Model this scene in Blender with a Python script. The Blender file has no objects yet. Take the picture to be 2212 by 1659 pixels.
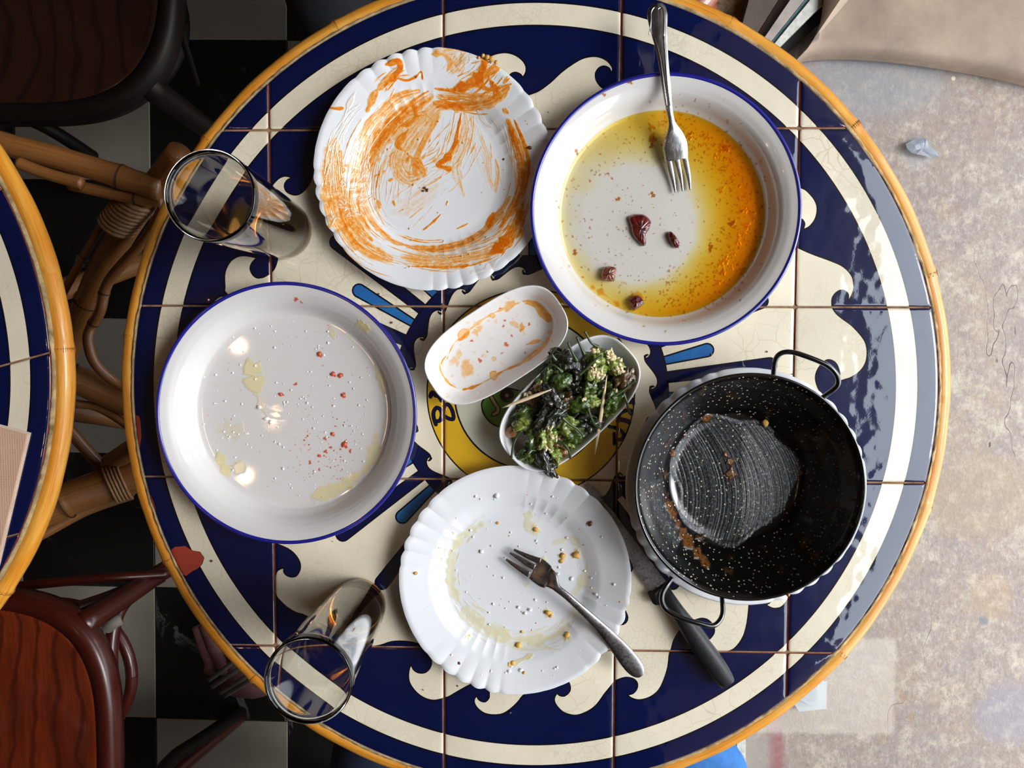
import bpy, math, random
import numpy as np
from mathutils import Vector, Matrix, noise
from mathutils.geometry import delaunay_2d_cdt

# ---------------------------------------------------------------- camera
SC = bpy.context.scene
T = 0.70                                  # height of the table top
F = 1600.0                                # focal length in pixels of a 2212 px wide frame
CAM = np.array([0.000494, 0.042845, 1.380931])
EUL = (-0.04971493948590113, 0.025831700208157317, 0.0036126527711023305)
cam_d = bpy.data.cameras.new('camera'); cam = bpy.data.objects.new('camera', cam_d)
SC.collection.objects.link(cam); cam.location = CAM; cam.rotation_euler = EUL
cam_d.sensor_width = 36; cam_d.lens = F / 2212 * 36; cam_d.clip_start = 0.02
SC.camera = cam
SC.view_settings.view_transform = 'Standard'; SC.view_settings.look = 'None'
SC.view_settings.gamma = 1; SC.view_settings.use_curve_mapping = False
SC.view_settings.exposure = 0.50
# ---------------------------------------------------------------- world and lamps
w = bpy.data.worlds.new('sky'); SC.world = w; w.use_nodes = True
w.node_tree.nodes['Background'].inputs[0].default_value = (0.84, 0.92, 1.0, 1)
w.node_tree.nodes['Background'].inputs[1].default_value = 2.9
sun_d = bpy.data.lights.new('sun', 'SUN'); sun_d.energy = 1.1; sun_d.angle = math.radians(20); sun_d.color = (1, .97, .92)
sun = bpy.data.objects.new('sun', sun_d); SC.collection.objects.link(sun)
sun.rotation_euler = Vector((1.0, 0.02, 0.9)).to_track_quat('Z', 'Y').to_euler()
for i, (lx, ly) in enumerate(((-.843, .043), (-.743, -.162), (-.829, -.334))):
    ld = bpy.data.lights.new('ceiling_bulb', 'POINT'); ld.energy = .55; ld.color = (1, .62, .36); ld.shadow_soft_size = .022
    lo = bpy.data.objects.new('ceiling_bulb', ld); SC.collection.objects.link(lo); lo.location = (lx, ly, T + 1.45)
cy = SC.cycles
cy.max_bounces = 12; cy.transparent_max_bounces = 16; cy.transmission_bounces = 12; cy.glossy_bounces = 6
cy.caustics_reflective = False; cy.caustics_refractive = False; cy.sample_clamp_indirect = 6

# ---------------------------------------------------------------- helpers
def _R():
    a, b, c = EUL
    ca, sa, cb, sb, cc, s = math.cos(a), math.sin(a), math.cos(b), math.sin(b), math.cos(c), math.sin(c)
    return np.array([[cc, -s, 0], [s, cc, 0], [0, 0, 1]]) @ np.array([[cb, 0, sb], [0, 1, 0], [-sb, 0, cb]]) @ np.array([[1, 0, 0], [0, ca, -sa], [0, sa, ca]])
RM = _R()
def at(x, y, z=0.0):
    """photo pixel -> point of the plane z above the table top (3-vector, world)"""
    d = RM @ np.array([x - 1106.0, -(y - 829.5), -F]); t = (T + z - CAM[2]) / d[2]
    return np.array([CAM[0] + t * d[0], CAM[1] + t * d[1], T + z])
def at2(p, z=0.0): return at(p[0], p[1], z)[:2]
def pxm(z=0.0): return (CAM[2] - T - z) / F            # metres per pixel at that height

def link(o): SC.collection.objects.link(o); return o
def tag(o, label=None, cat=None, group=None, kind=None):
    if label: o['label'] = label
    if cat: o['category'] = cat
    if group: o['group'] = group
    if kind: o['kind'] = kind
    return o
def empty(name, loc=(0, 0, 0), rz=0):
    o = bpy.data.objects.new(name, None); o.location = loc; o.rotation_euler = (0, 0, rz); o.empty_display_size = .02
    return link(o)
def mesh(name, V, Fc, mats, parent=None, smooth=True, midx=None, uv=None, attrs=None, loc=None, solid_flat=False):
    me = bpy.data.meshes.new(name)
    V = np.asarray(V, dtype=np.float32)
    if isinstance(Fc, np.ndarray):
        n, k = Fc.shape
        me.vertices.add(len(V)); me.vertices.foreach_set('co', V.ravel())
        me.loops.add(n * k); me.loops.foreach_set('vertex_index', Fc.astype(np.int32).ravel())
        me.polygons.add(n); me.polygons.foreach_set('loop_start', np.arange(0, n * k, k, dtype=np.int32))
        me.update(calc_edges=True)
    else:
        me.from_pydata(V.tolist(), [], Fc)
    if not isinstance(mats, (list, tuple)): mats = [mats]
    for m in mats: me.materials.append(m)
    if midx is not None: me.polygons.foreach_set('material_index', np.asarray(midx, dtype=np.int32))
    if smooth: me.polygons.foreach_set('use_smooth', np.ones(len(me.polygons), dtype=bool))
    if uv is not None:
        ul = me.uv_layers.new(name='UVMap'); vi = np.zeros(len(me.loops), dtype=np.int32); me.loops.foreach_get('vertex_index', vi)
        ul.data.foreach_set('uv', np.asarray(uv, dtype=np.float32)[vi].ravel())
    if attrs:
        for k, a in attrs.items():
            at_ = me.attributes.new(k, 'FLOAT', 'POINT'); at_.data.foreach_set('value', np.asarray(a, dtype=np.float32))
    me.validate(); me.update()
    o = bpy.data.objects.new(name, me)
    if parent is not None: o.parent = parent
    if loc is not None: o.location = loc
    return link(o)

class Geo:
    """collects primitives into one mesh"""
    def __init__(s): s.V = []; s.F = []; s.M = []; s.UV = []; s.n = 0
    def add(s, V, Fc, m=0, uv=None):
        V = np.asarray(V, float); s.V.append(V); s.F += [tuple(int(i) + s.n for i in f) for f in Fc]; s.M += [m] * len(Fc)
        s.UV.append(np.zeros((len(V), 2)) if uv is None else np.asarray(uv)); s.n += len(V); return s
    def tube(s, P, r, seg=12, m=0, cap=True, flat=None):
        P = np.asarray(P, float); n = len(P); r = np.full(n, r, float) if np.isscalar(r) else np.asarray(r, float)
        tn = np.gradient(P, axis=0); tn /= np.linalg.norm(tn, axis=1)[:, None] + 1e-12
        up = np.array([0, 0, 1.0]); 
        if abs(tn[0] @ up) > .9: up = np.array([0, 1.0, 0])
        L = np.r_[0, np.cumsum(np.linalg.norm(np.diff(P, axis=0), axis=1))]
        V = []; UV = []; a = np.linspace(0, 2 * math.pi, seg, endpoint=False)
        x = np.cross(up, tn[0]); x /= np.linalg.norm(x)
        for i in range(n):
            x = x - tn[i] * (x @ tn[i]); x /= np.linalg.norm(x); y = np.cross(tn[i], x)
            fy = 1 if flat is None else flat
            V.append(P[i] + r[i] * (np.cos(a)[:, None] * x + fy * np.sin(a)[:, None] * y)); UV.append(np.c_[a / 6.2832 * 2, np.full(seg, L[i])])
        Fc = [(i * seg + j, i * seg + (j + 1) % seg, (i + 1) * seg + (j + 1) % seg, (i + 1) * seg + j) for i in range(n - 1) for j in range(seg)]
        if cap: Fc += [tuple(range(seg))[::-1], tuple(range((n - 1) * seg, n * seg))]
        return s.add(np.concatenate(V), Fc, m, np.concatenate(UV))
    def box(s, c, d, rz=0, m=0):
        c = np.array(c); d = np.array(d) / 2; ca, sa = math.cos(rz), math.sin(rz)
        V = [c + np.array([x * d[0] * ca - y * d[1] * sa, x * d[0] * sa + y * d[1] * ca, z * d[2]]) for z in (-1, 1) for x, y in ((-1, -1), (1, -1), (1, 1), (-1, 1))]
        return s.add(V, [(3, 2, 1, 0), (4, 5, 6, 7), (0, 1, 5, 4), (1, 2, 6, 5), (2, 3, 7, 6), (3, 0, 4, 7)], m)
    def prism(s, poly, z0, z1, m=0):
        n = len(poly); poly = np.asarray(poly)[:, :2]
        if area(poly) < 0: poly = poly[::-1]
        V = np.r_[np.c_[poly, np.full(n, z0)], np.c_[poly, np.full(n, z1)]]
        return s.add(V, [tuple(range(n))[::-1], tuple(range(n, 2 * n))] + [(i, (i + 1) % n, n + (i + 1) % n, n + i) for i in range(n)], m)
    def blob(s, c, r, seg=8, rings=6, jit=0, rnd=random, m=0, rot=None):
        V = [(0, 0, -1)]
        for i in range(1, rings):
            t = math.pi * i / rings - math.pi / 2
            V += [(math.cos(t) * math.cos(a * 2 * math.pi / seg), math.cos(t) * math.sin(a * 2 * math.pi / seg), math.sin(t)) for a in range(seg)]
        V.append((0, 0, 1)); V = np.array(V, float)
        if jit: V *= np.array([1 + rnd.uniform(-jit, jit) for _ in range(len(V))])[:, None]
        V = V * np.array(r)
        if rot is not None: V = V @ np.array(rot).T
        V = V + np.array(c)
        Fc = [(0, 1 + (j + 1) % seg, 1 + j) for j in range(seg)]
        for i in range(rings - 2):
            b = 1 + i * seg; Fc += [(b + j, b + (j + 1) % seg, b + seg + (j + 1) % seg, b + seg + j) for j in range(seg)]
        b = 1 + (rings - 2) * seg; Fc += [(b + j, b + (j + 1) % seg, len(V) - 1) for j in range(seg)]
        return s.add(V, Fc, m)
    def make(s, name, mats, parent=None, smooth=True, loc=None):
        return mesh(name, np.concatenate(s.V), s.F, mats, parent, smooth, s.M, np.concatenate(s.UV), loc=loc)
def area(p): p = np.asarray(p); x, y = p[:, 0], p[:, 1]; return .5 * np.sum(x * np.roll(y, -1) - np.roll(x, -1) * y)
def spline(P, n=6, closed=False):
    P = [np.array(p, float) for p in P]; N = len(P); out = []
    for i in range(N if closed else N - 1):
        p0 = P[(i - 1) % N] if closed or i > 0 else P[0]; p1 = P[i]; p2 = P[(i + 1) % N]; p3 = P[(i + 2) % N] if closed or i + 2 < N else P[-1]
        for k in range(n):
            t = k / n; out.append(.5 * ((2 * p1) + (-p0 + p2) * t + (2 * p0 - 5 * p1 + 4 * p2 - p3) * t * t + (-p0 + 3 * p1 - 3 * p2 + p3) * t ** 3))
    if not closed: out.append(P[-1])
    return np.array(out)
def lathe(prof, seg=96, close=False):
    """profile [(r,z)] -> V, quads, uv"""
    prof = np.asarray(prof, float); a = np.linspace(0, 2 * math.pi, seg, endpoint=False); n = len(prof)
    V = np.stack([np.outer(prof[:, 0], np.cos(a)), np.outer(prof[:, 0], np.sin(a)), np.repeat(prof[:, 1:], seg, 1)], -1).reshape(-1, 3)
    i, j = np.meshgrid(np.arange(n if close else n - 1), np.arange(seg), indexing='ij'); i2 = (i + 1) % n
    Fc = np.stack([i * seg + j, i * seg + (j + 1) % seg, i2 * seg + (j + 1) % seg, i2 * seg + j], -1).reshape(-1, 4)
    L = np.r_[0, np.cumsum(np.linalg.norm(np.diff(prof, axis=0), axis=1))]
    uv = np.stack([np.tile(a / 6.2832, n), np.repeat(L, seg)], -1)
    return V, Fc, uv
def dup(root, loc=None, rz=None, label=None):
    r = link(root.copy())
    if loc is not None: r.location = loc
    if rz is not None: r.rotation_euler = (0, 0, rz)
    if label: r['label'] = label
    for ch in list(root.children):
        c = link(ch.copy()); c.parent = r
        for g in ch.children: d = link(g.copy()); d.parent = c
    return r

# ---------------------------------------------------------------- materials
class NT:
    def __init__(s, name):
        s.m = bpy.data.materials.new(name); s.m.use_nodes = True; s.t = s.m.node_tree; s.t.nodes.clear()
        s.out = s.t.nodes.new('ShaderNodeOutputMaterial')
    def n(s, ty, props=None, **k):
        nd = s.t.nodes.new('ShaderNode' + ty)
        for a, v in (props or {}).items(): setattr(nd, a, v)
        for a, v in k.items():
            key = int(a[1:]) if a[0] == 'i' and a[1:].isdigit() else a.replace('_', ' ')
            s.set(nd.inputs[key], v)
        return nd
    def set(s, sock, v):
        if isinstance(v, bpy.types.NodeSocket): s.t.links.new(v, sock)
        elif hasattr(v, 'outputs'): s.t.links.new(v.outputs[0], sock)
        else:
            if isinstance(v, (tuple, list)) and len(v) == 3 and sock.type == 'RGBA': v = (*v, 1)
            sock.default_value = v
    def co(s, which='Object'): return s.n('TexCoord').outputs[which]
    def attr(s, name): return s.n('Attribute', {'attribute_name': name}).outputs['Fac']
    def math(s, op, a, b=0.0, clamp=False): return s.n('Math', {'operation': op, 'use_clamp': clamp}, i0=a, i1=b).outputs[0]
    def mix(s, f, a, b, mode='MIX'):
        nd = s.n('Mix', {'data_type': 'RGBA', 'blend_type': mode}); s.set(nd.inputs[0], f); s.set(nd.inputs[6], a); s.set(nd.inputs[7], b); return nd.outputs[2]
    def map(s, v, a, b, c=0.0, d=1.0): return s.n('MapRange', None, i0=v, i1=a, i2=b, i3=c, i4=d).outputs[0]
    def noise(s, v, scale, detail=4, rough=.6, dist=0.0): return s.n('TexNoise', None, Vector=v, Scale=scale, Detail=detail, Roughness=rough, Distortion=dist)
    def vor(s, v, scale, feature='F1', rnd=1.0): return s.n('TexVoronoi', {'feature': feature}, Vector=v, Scale=scale, Randomness=rnd)
    def scale(s, v, sc, loc=(0, 0, 0), rot=(0, 0, 0)): return s.n('Mapping', None, Vector=v, Scale=sc, Location=loc, Rotation=rot).outputs[0]
    def bump(s, h, st=.3, dist=.001): return s.n('Bump', None, Height=h, Strength=st, Distance=dist).outputs[0]
    def bsdf(s, **k):
        b = s.n('BsdfPrincipled', None, **k); s.t.links.new(b.outputs[0], s.out.inputs[0]); return s.m
M = {}
def simple(name, col, rough=.4, metal=0.0, coat=0.0, nscale=40, namt=.15, bump=0.0, **k):
    t = NT(name); no = t.noise(t.co(), nscale, 6, .65)
    c = t.mix(t.map(no.outputs[0], .3, .7), tuple(x * (1 - namt) for x in col), tuple(min(1, x * (1 + namt)) for x in col))
    kw = dict(Base_Color=c, Roughness=rough, Metallic=metal, Coat_Weight=coat, Coat_Roughness=.05)
    if bump: kw['Normal'] = t.bump(no.outputs[0], bump, .001)
    kw.update(k); M[name] = t.bsdf(**kw); return M[name]

def glaze(name, col, crack=None, rough=.28, wash=None, tint=None):
    t = NT(name); P = t.co()
    big = t.noise(P, 9, 3); col_ = t.mix(t.map(big.outputs[0], .3, .7), tuple(x * .9 for x in col), tuple(min(1, x * 1.06) for x in col))
    if tint: col_ = t.mix(t.map(t.noise(P, 22, 5).outputs[0], .5, .75), col_, tint)
    if crack:
        wp = t.n('VectorMath', {'operation': 'MULTIPLY_ADD'}, i0=t.noise(P, 25, 3).outputs[1], i1=(.02, .02, .02), i2=P).outputs[0]
        e1 = t.vor(wp, 55, 'DISTANCE_TO_EDGE').outputs[0]; e2 = t.vor(wp, 190, 'DISTANCE_TO_EDGE').outputs[0]
        k1 = t.math('MULTIPLY', t.map(e1, .012, .03, 1, 0), t.map(t.noise(P, 7, 2).outputs[0], .45, .65)); k2 = t.math('MULTIPLY', t.map(e2, .02, .06, .5, 0), t.map(t.noise(P, 11, 2).outputs[0], .45, .6))
        col_ = t.mix(t.math('MULTIPLY', t.math('MAXIMUM', k1, k2), .38), col_, crack)
        spk = t.vor(P, 90); sm = t.math('MULTIPLY', t.map(spk.outputs[0], .05, .09, 1, 0), t.map(spk.outputs[1], .93, .95)); col_ = t.mix(sm, col_, (.25, .12, .06))
    else:
        sc = t.noise(t.scale(P, (1, 14, 1), rot=(0, 0, .6)), 60, 4, .7); fl = t.vor(P, 120)
        sm = t.math('MULTIPLY', t.map(fl.outputs[0], .05, .09, 1, 0), t.map(fl.outputs[1], .94, .97))
        haze = t.math('MULTIPLY', t.map(sc.outputs[0], .62, .8, 0, .10), t.map(t.noise(P, 10, 3).outputs[0], .5, .65))
        col_ = t.mix(t.math('ADD', haze, t.math('MULTIPLY', sm, .35)), col_, (.35, .45, .8))
    wav = t.noise(P, 26, 2); fine = t.noise(P, 240, 3)
    nb = t.bump(wav.outputs[0], .5, .0016)
    nb = t.n('Bump', None, Height=fine.outputs[0], Strength=.05, Distance=.0004, Normal=nb).outputs[0]
    M[name] = t.bsdf(Base_Color=col_, Roughness=rough, IOR=1.55, Specular_IOR_Level=.12, Coat_Weight=1.0, Coat_Roughness=.035, Coat_IOR=1.75, Normal=nb, Coat_Normal=nb); return M[name]
glaze('navy_glaze', (.0022, .006, .052)); glaze('cream_glaze', (.88, .795, .62), crack=(.42, .27, .14))
glaze('black_line', (.004, .004, .010)); glaze('sky_blue_glaze', (.02, .14, .42), tint=(.03, .22, .50))
glaze('yellow_glaze', (.80, .47, .025)); glaze('pale_wash_glaze', (.62, .62, .50), tint=(.10, .50, .58))
glaze('green_glaze', (.10, .22, .02), tint=(.25, .36, .03)); glaze('beige_glaze', (.42, .30, .12))
simple('red_clay', (.36, .045, .02), .6, nscale=120, bump=.4)
simple('grout', (.30, .19, .10), .9, nscale=90, namt=.6, bump=.8)
simple('sealant', (.40, .29, .15), .85, nscale=60, namt=.7, bump=1.0)
simple('board', (.25, .16, .08), .9)

def bamboo(name, c0, c1, c2, dark=(.16, .05, .01)):
    t = NT(name); uv = t.co('UV')
    st = t.noise(t.scale(uv, (9, 3.2, 1)), 3.0, 6, .65); fine = t.noise(t.scale(uv, (60, 6, 1)), 3, 3, .6); big = t.noise(t.scale(uv, (2, 7, 1)), 1.6, 3)
    c = t.mix(t.map(st.outputs[0], .35, .65), c0, c1); c = t.mix(t.map(big.outputs[0], .45, .7), c, c2)
    c = t.mix(t.map(fine.outputs[0], .60, .75, 0, .5), c, dark)
    pit = t.vor(t.scale(uv, (5, 70, 1)), 6); c = t.mix(t.math('MULTIPLY', t.map(pit.outputs[0], .10, .2, .8, 0), t.map(pit.outputs[1], .85, .9)), c, dark)
    M[name] = t.bsdf(Base_Color=c, Roughness=.38, Coat_Weight=.5, Coat_Roughness=.12, Normal=t.bump(fine.outputs[0], .3, .0008)); return M[name]
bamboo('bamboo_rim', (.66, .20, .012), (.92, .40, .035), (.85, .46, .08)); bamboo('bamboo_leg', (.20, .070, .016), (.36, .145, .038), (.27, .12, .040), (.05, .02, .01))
simple('bamboo_node', (.28, .09, .015), .6, nscale=300, namt=.5); simple('node_dark', (.05, .025, .012), .7); simple('cane_binding', (.36, .19, .08), .5, nscale=200, namt=.35)

def marble(name, base, vein, amt):
    t = NT(name); P = t.co('Generated'); W = t.n('NewGeometry').outputs['Position']
    n1 = t.noise(W, 3.2, 6, .6, .8); v = t.math('ABSOLUTE', t.math('SUBTRACT', n1.outputs[0], .5)); k = t.math('MULTIPLY', t.map(v, 0, .012, 1, 0), t.map(t.noise(W, 5, 2).outputs[0], .52, .66))
    c = t.mix(t.math('MULTIPLY', k, amt), base, vein); c = t.mix(t.map(t.noise(W, 12, 4).outputs[0], .4, .8, 0, .35), c, tuple(x * .6 for x in base))
    M[name] = t.bsdf(Base_Color=c, Roughness=.5); return M[name]
marble('black_marble', (.008, .008, .008), (.35, .35, .33), .8); marble('white_marble', (.36, .32, .26), (.25, .2, .16), .3)

def ground():
    t = NT('concrete'); W = t.n('NewGeometry').outputs['Position']
    a = t.noise(W, 2.2, 6, .62); b = t.noise(W, 9, 8, .7); c = t.noise(W, 70, 5, .75); d = t.noise(W, 26, 6, .7)
    col = t.mix(t.map(a.outputs[0], .38, .62), (.35, .285, .25), (.43, .34, .245))
    col = t.mix(t.map(b.outputs[0], .42, .68, 0, .8), col, (.29, .24, .26)); col = t.mix(t.map(d.outputs[0], .5, .66, 0, .9), col, (.58, .50, .40))
    g2 = t.noise(t.scale(W, (1, .55, 1)), 150, 6, .8, .6); col = t.mix(t.map(g2.outputs[0], .52, .66, 0, .75), col, (.56, .49, .41)); col = t.mix(t.map(g2.outputs[0], .34, .46, .65, 0), col, (.20, .155, .145))
    rust = t.math('MULTIPLY', t.map(t.noise(W, 5.5, 5, .7).outputs[0], .58, .70), t.map(t.noise(W, 34, 4).outputs[0], .45, .6)); col = t.mix(t.math('MULTIPLY', rust, .7), col, (.36, .20, .09))
    col = t.mix(t.map(c.outputs[0], .38, .6, .45, 0), col, (.26, .20, .17))
    pts = t.vor(W, 30); col = t.mix(t.math('MULTIPLY', t.map(pts.outputs[0], .09, .14, 1, 0), t.map(pts.outputs[1], .93, .95)), col, (.85, .76, .62))
    def rect(x0, y0, x1, y1, colr, amt, soft=.004, nz=.3):
        nonlocal col
        p0 = at(x0, y0, -T); p1 = at(x1, y1, -T); s_ = t.n('SeparateXYZ', None, i0=W).outputs
        xa, xb = sorted((p0[0], p1[0])); ya, yb = sorted((p0[1], p1[1]))
        k = t.math('MULTIPLY', t.math('MULTIPLY', t.map(s_[0], xa - soft, xa + soft), t.map(s_[0], xb - soft, xb + soft, 1, 0)), t.math('MULTIPLY', t.map(s_[1], ya - soft, ya + soft), t.map(s_[1], yb - soft, yb + soft, 1, 0)))
        col = t.mix(t.math('MULTIPLY', t.math('MULTIPLY', k, amt), t.map(b.outputs[0], .3, .6, 1 - nz, 1)), col, colr)
    def spot(x, y, r, colr, amt, sx=1.0):
        nonlocal col
        p = at(x, y, -T); q = t.n('VectorMath', {'operation': 'MULTIPLY_ADD'}, i0=t.noise(W, 30, 3).outputs[1], i1=(r * .9,) * 3, i2=W).outputs[0]
        v = t.n('VectorMath', {'operation': 'SUBTRACT'}, i0=q, i1=(p[0] + r * .45, p[1] + r * .45, r * .45)).outputs[0]; v = t.n('VectorMath', {'operation': 'MULTIPLY'}, i0=v, i1=(sx, 1, 1)).outputs[0]
        l = t.n('VectorMath', {'operation': 'LENGTH'}, i0=v).outputs['Value']; col = t.mix(t.math('MULTIPLY', t.map(l, r * .7, r, 1, 0), amt), col, colr)
    rect(1560, 1380, 1935, 1592, (.62, .55, .47), .55); rect(1665, 1592, 1694, 1760, (.30, .07, .09), .85, .006, .6); rect(1668, 1530, 1690, 1590, (.55, .33, .36), .5, .01)
    rect(1590, 1592, 1665, 1760, (.33, .30, .26), .8, .012)
    spot(2133, 1345, .015, (.20, .21, .22), .9); spot(2150, 1290, .05, (.46, .30, .17), .35); spot(2025, 1600, .014, (.27, .25, .25), .8); spot(1985, 325, .035, (.44, .46, .50), .3)
    spot(1825, 175, .010, (.72, .66, .55), .9); spot(2185, 1545, .07, (.30, .28, .33), .55); spot(1900, 160, .09, (.30, .31, .33), .6, .6); spot(2120, 1080, .10, (.42, .30, .18), .45, .8); spot(2085, 640, .006, (.12, .12, .12), .9); spot(2135, 632, .006, (.12, .12, .12), .9)
    cr = t.noise(t.scale(W, (1, .35, 1)), 2.3, 5, .55); kk = t.map(t.math('ABSOLUTE', t.math('SUBTRACT', cr.outputs[0], .5)), 0, .0010, 1, 0); kk = t.math('MULTIPLY', kk, t.map(t.noise(W, 1.9, 1).outputs[0], .55, .62))
    col = t.mix(t.math('MULTIPLY', kk, .8), col, (.08, .06, .05))
    hh = t.math('SUBTRACT', t.math('ADD', t.math('MULTIPLY', g2.outputs[0], .8), d.outputs[0]), kk)
    M['concrete'] = t.bsdf(Base_Color=col, Roughness=.75, Normal=t.bump(hh, .5, .003))
ground()
simple('sandstone', (.36, .26, .19), .7, nscale=8, namt=.3, bump=.5)
t = NT('china'); P = t.co()
no = t.noise(P, 30, 2); M['china'] = t.bsdf(Base_Color=(.86, .87, .90, 1), Roughness=.25, Coat_Weight=1.0, Coat_Roughness=.04, Normal=t.bump(no.outputs[0], .04, .001))

def painted(name, base, ramp, rough=.28, coat=1.0, spots=None, grit=.5):
    """china or enamel whose stain, cream and specks come from painted point attributes"""
    t = NT(name); P = t.co(); a = t.attr('stain'); cr = t.attr('cream'); sp = t.attr('speck')
    fine = t.noise(P, 320, 4, .65); md = t.noise(P, 110, 4, .6)
    a2 = t.math('MULTIPLY', a, t.map(fine.outputs[0], .3, .65, 1 - grit, 1.15)); a2 = t.math('MULTIPLY', a2, t.map(md.outputs[0], .3, .6, .75, 1.1), True)
    rp = t.n('ValToRGB', None, i0=a2); el = rp.color_ramp.elements
    el[0].position = 0; el[0].color = (*ramp[0][1], 1); el[1].position = 1; el[1].color = (*ramp[-1][1], 1)
    for pos, c in ramp[1:-1]: e = el.new(pos); e.color = (*c, 1)
    col = t.mix(t.map(a2, .02, .30), base, rp.outputs[0]); col = t.mix(t.math('MULTIPLY', cr, .8), col, (.86, .74, .58)); col = t.mix(sp, col, spots or (.50, .20, .04))
    h = t.math('ADD', t.math('MULTIPLY', a, 1.0), t.math('MULTIPLY', cr, 1.4)); h = t.math('ADD', h, t.math('MULTIPLY', t.math('MULTIPLY', fine.outputs[0], t.math('ADD', a, cr)), .6)); nb = t.bump(h, .5, .0006)
    M[name] = t.bsdf(Base_Color=col, Roughness=rough, Coat_Weight=coat, Coat_Roughness=.05, Normal=nb, Coat_Normal=nb); return M[name]
OR = [(0, (.90, .76, .60)), (.30, (.93, .55, .22)), (.6, (.90, .30, .02)), (1, (.78, .15, .003))]
painted('china_sauce', (.86, .87, .90), OR); painted('china_oily', (.86, .87, .90), [(0, (.84, .82, .74)), (.5, (.82, .78, .58)), (1, (.76, .60, .22))], grit=.2)
painted('dish_sauce', (.86, .84, .83), [(0, (.88, .76, .66)), (.35, (.88, .58, .30)), (.7, (.86, .38, .07)), (1, (.78, .24, .02))], spots=(.72, .13, .05), grit=.3)
painted('enamel', (.74, .71, .70), [(0, (.72, .66, .56)), (.5, (.74, .67, .46)), (1, (.78, .68, .36))], spots=(.60, .10, .04), grit=.15)
painted('enamel_oil', (.74, .71, .68), [(0, (.70, .60, .45)), (.5, (.66, .38, .10)), (1, (.52, .22, .03))], spots=(.42, .14, .02), grit=.2)
simple('blue_enamel', (.010, .012, .26), .3, coat=1.0)

def pan_mat():
    t = NT('pan_enamel'); P = t.co(); v = t.vor(P, 290); res = t.attr('stain'); br = t.attr('cream')
    dens = t.map(t.noise(P, 14, 2).outputs[0], .35, .65, .58, .30)
    sm = t.math('MULTIPLY', t.map(v.outputs[0], .16, .24, 1, 0), t.math('GREATER_THAN', v.outputs[1], dens))
    v2 = t.vor(P, 95); s2 = t.math('MULTIPLY', t.map(v2.outputs[0], .07, .11, 1, 0), t.math('GREATER_THAN', v2.outputs[1], .6)); sm = t.math('MAXIMUM', sm, s2)
    sm = t.math('MULTIPLY', sm, t.attr('speck')); grit = t.noise(P, 420, 4, .8)
    col = t.mix(res, (.004, .004, .004), (.06, .066, .072)); col = t.mix(t.math('MULTIPLY', t.map(grit.outputs[0], .52, .64), t.math('MULTIPLY', res, .8)), col, (.55, .56, .58))
    col = t.mix(t.math('MULTIPLY', br, t.map(grit.outputs[0], .35, .55)), col, (.20, .075, .016)); col = t.mix(sm, col, (.78, .70, .52))
    h = t.math('ADD', t.math('MULTIPLY', res, t.math('ADD', grit.outputs[0], .3)), t.math('MULTIPLY', br, 1.2)); nb = t.bump(h, .9, .0012)
    M['pan_enamel'] = t.bsdf(Base_Color=col, Roughness=t.map(res, 0, 1, .16, .34), Coat_Weight=.4, Coat_Roughness=.08, Normal=nb)
pan_mat(); simple('black_enamel', (.006, .006, .006), .16, coat=1.0)
t = NT('steel'); P = t.co(); br = t.noise(t.scale(P, (30, 3, 30)), 20, 4)
M['steel'] = t.bsdf(Base_Color=(.62, .62, .64, 1), Metallic=1.0, Roughness=t.map(br.outputs[0], .3, .7, .16, .30))
t = NT('worn_steel'); P = t.co(); br = t.noise(P, 500, 3); b2 = t.noise(P, 60, 3)
M['worn_steel'] = t.bsdf(Base_Color=t.mix(t.map(b2.outputs[0], .4, .7), (.36, .35, .36), (.24, .19, .17)), Metallic=1.0, Roughness=t.map(br.outputs[0], .3, .7, .24, .42))
simple('black_plastic', (.012, .012, .013), .42, nscale=300, namt=.4, bump=.15, Specular_IOR_Level=.35)
t = NT('glass'); M['glass'] = t.bsdf(Base_Color=(.97, .99, .98, 1), Roughness=.0, IOR=1.5, Transmission_Weight=1.0)
t = NT('beer'); M['beer'] = t.bsdf(Base_Color=(.95, .46, .10, 1), Roughness=.0, IOR=1.34, Transmission_Weight=1.0)
t = NT('foam'); P = t.co(); v = t.vor(P, 260)
M['foam'] = t.bsdf(Base_Color=(.62, .50, .40, 1), Roughness=.4, Alpha=t.math('MULTIPLY', t.map(t.noise(P, 60, 4).outputs[0], .50, .62), .55), Normal=t.bump(v.outputs[0], .8, .001))
def oilmat():
    t = NT('oil'); dp = t.attr('depth'); P = t.co()
    ex = lambda k: t.math('POWER', math.e, t.math('MULTIPLY', dp, -k))
    c = t.n('CombineColor', None, i0=ex(.045), i1=ex(.36), i2=ex(2.0)).outputs[0]
    tr = t.n('BsdfTransparent', None, i0=c); gl = t.n('BsdfGlossy', None, Color=(1, 1, 1, 1), Roughness=.03, Normal=t.bump(t.noise(P, 60, 3).outputs[0], .12, .0006))
    fr = t.math('ADD', .035, t.math('MULTIPLY', .9, t.math('POWER', t.n('LayerWeight').outputs['Facing'], 5.0)))
    mx = t.n('MixShader', None, i0=fr, i1=tr.outputs[0], i2=gl.outputs[0]); t.t.links.new(mx.outputs[0], t.out.inputs[0]); M['oil'] = t.m
oilmat()
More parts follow.
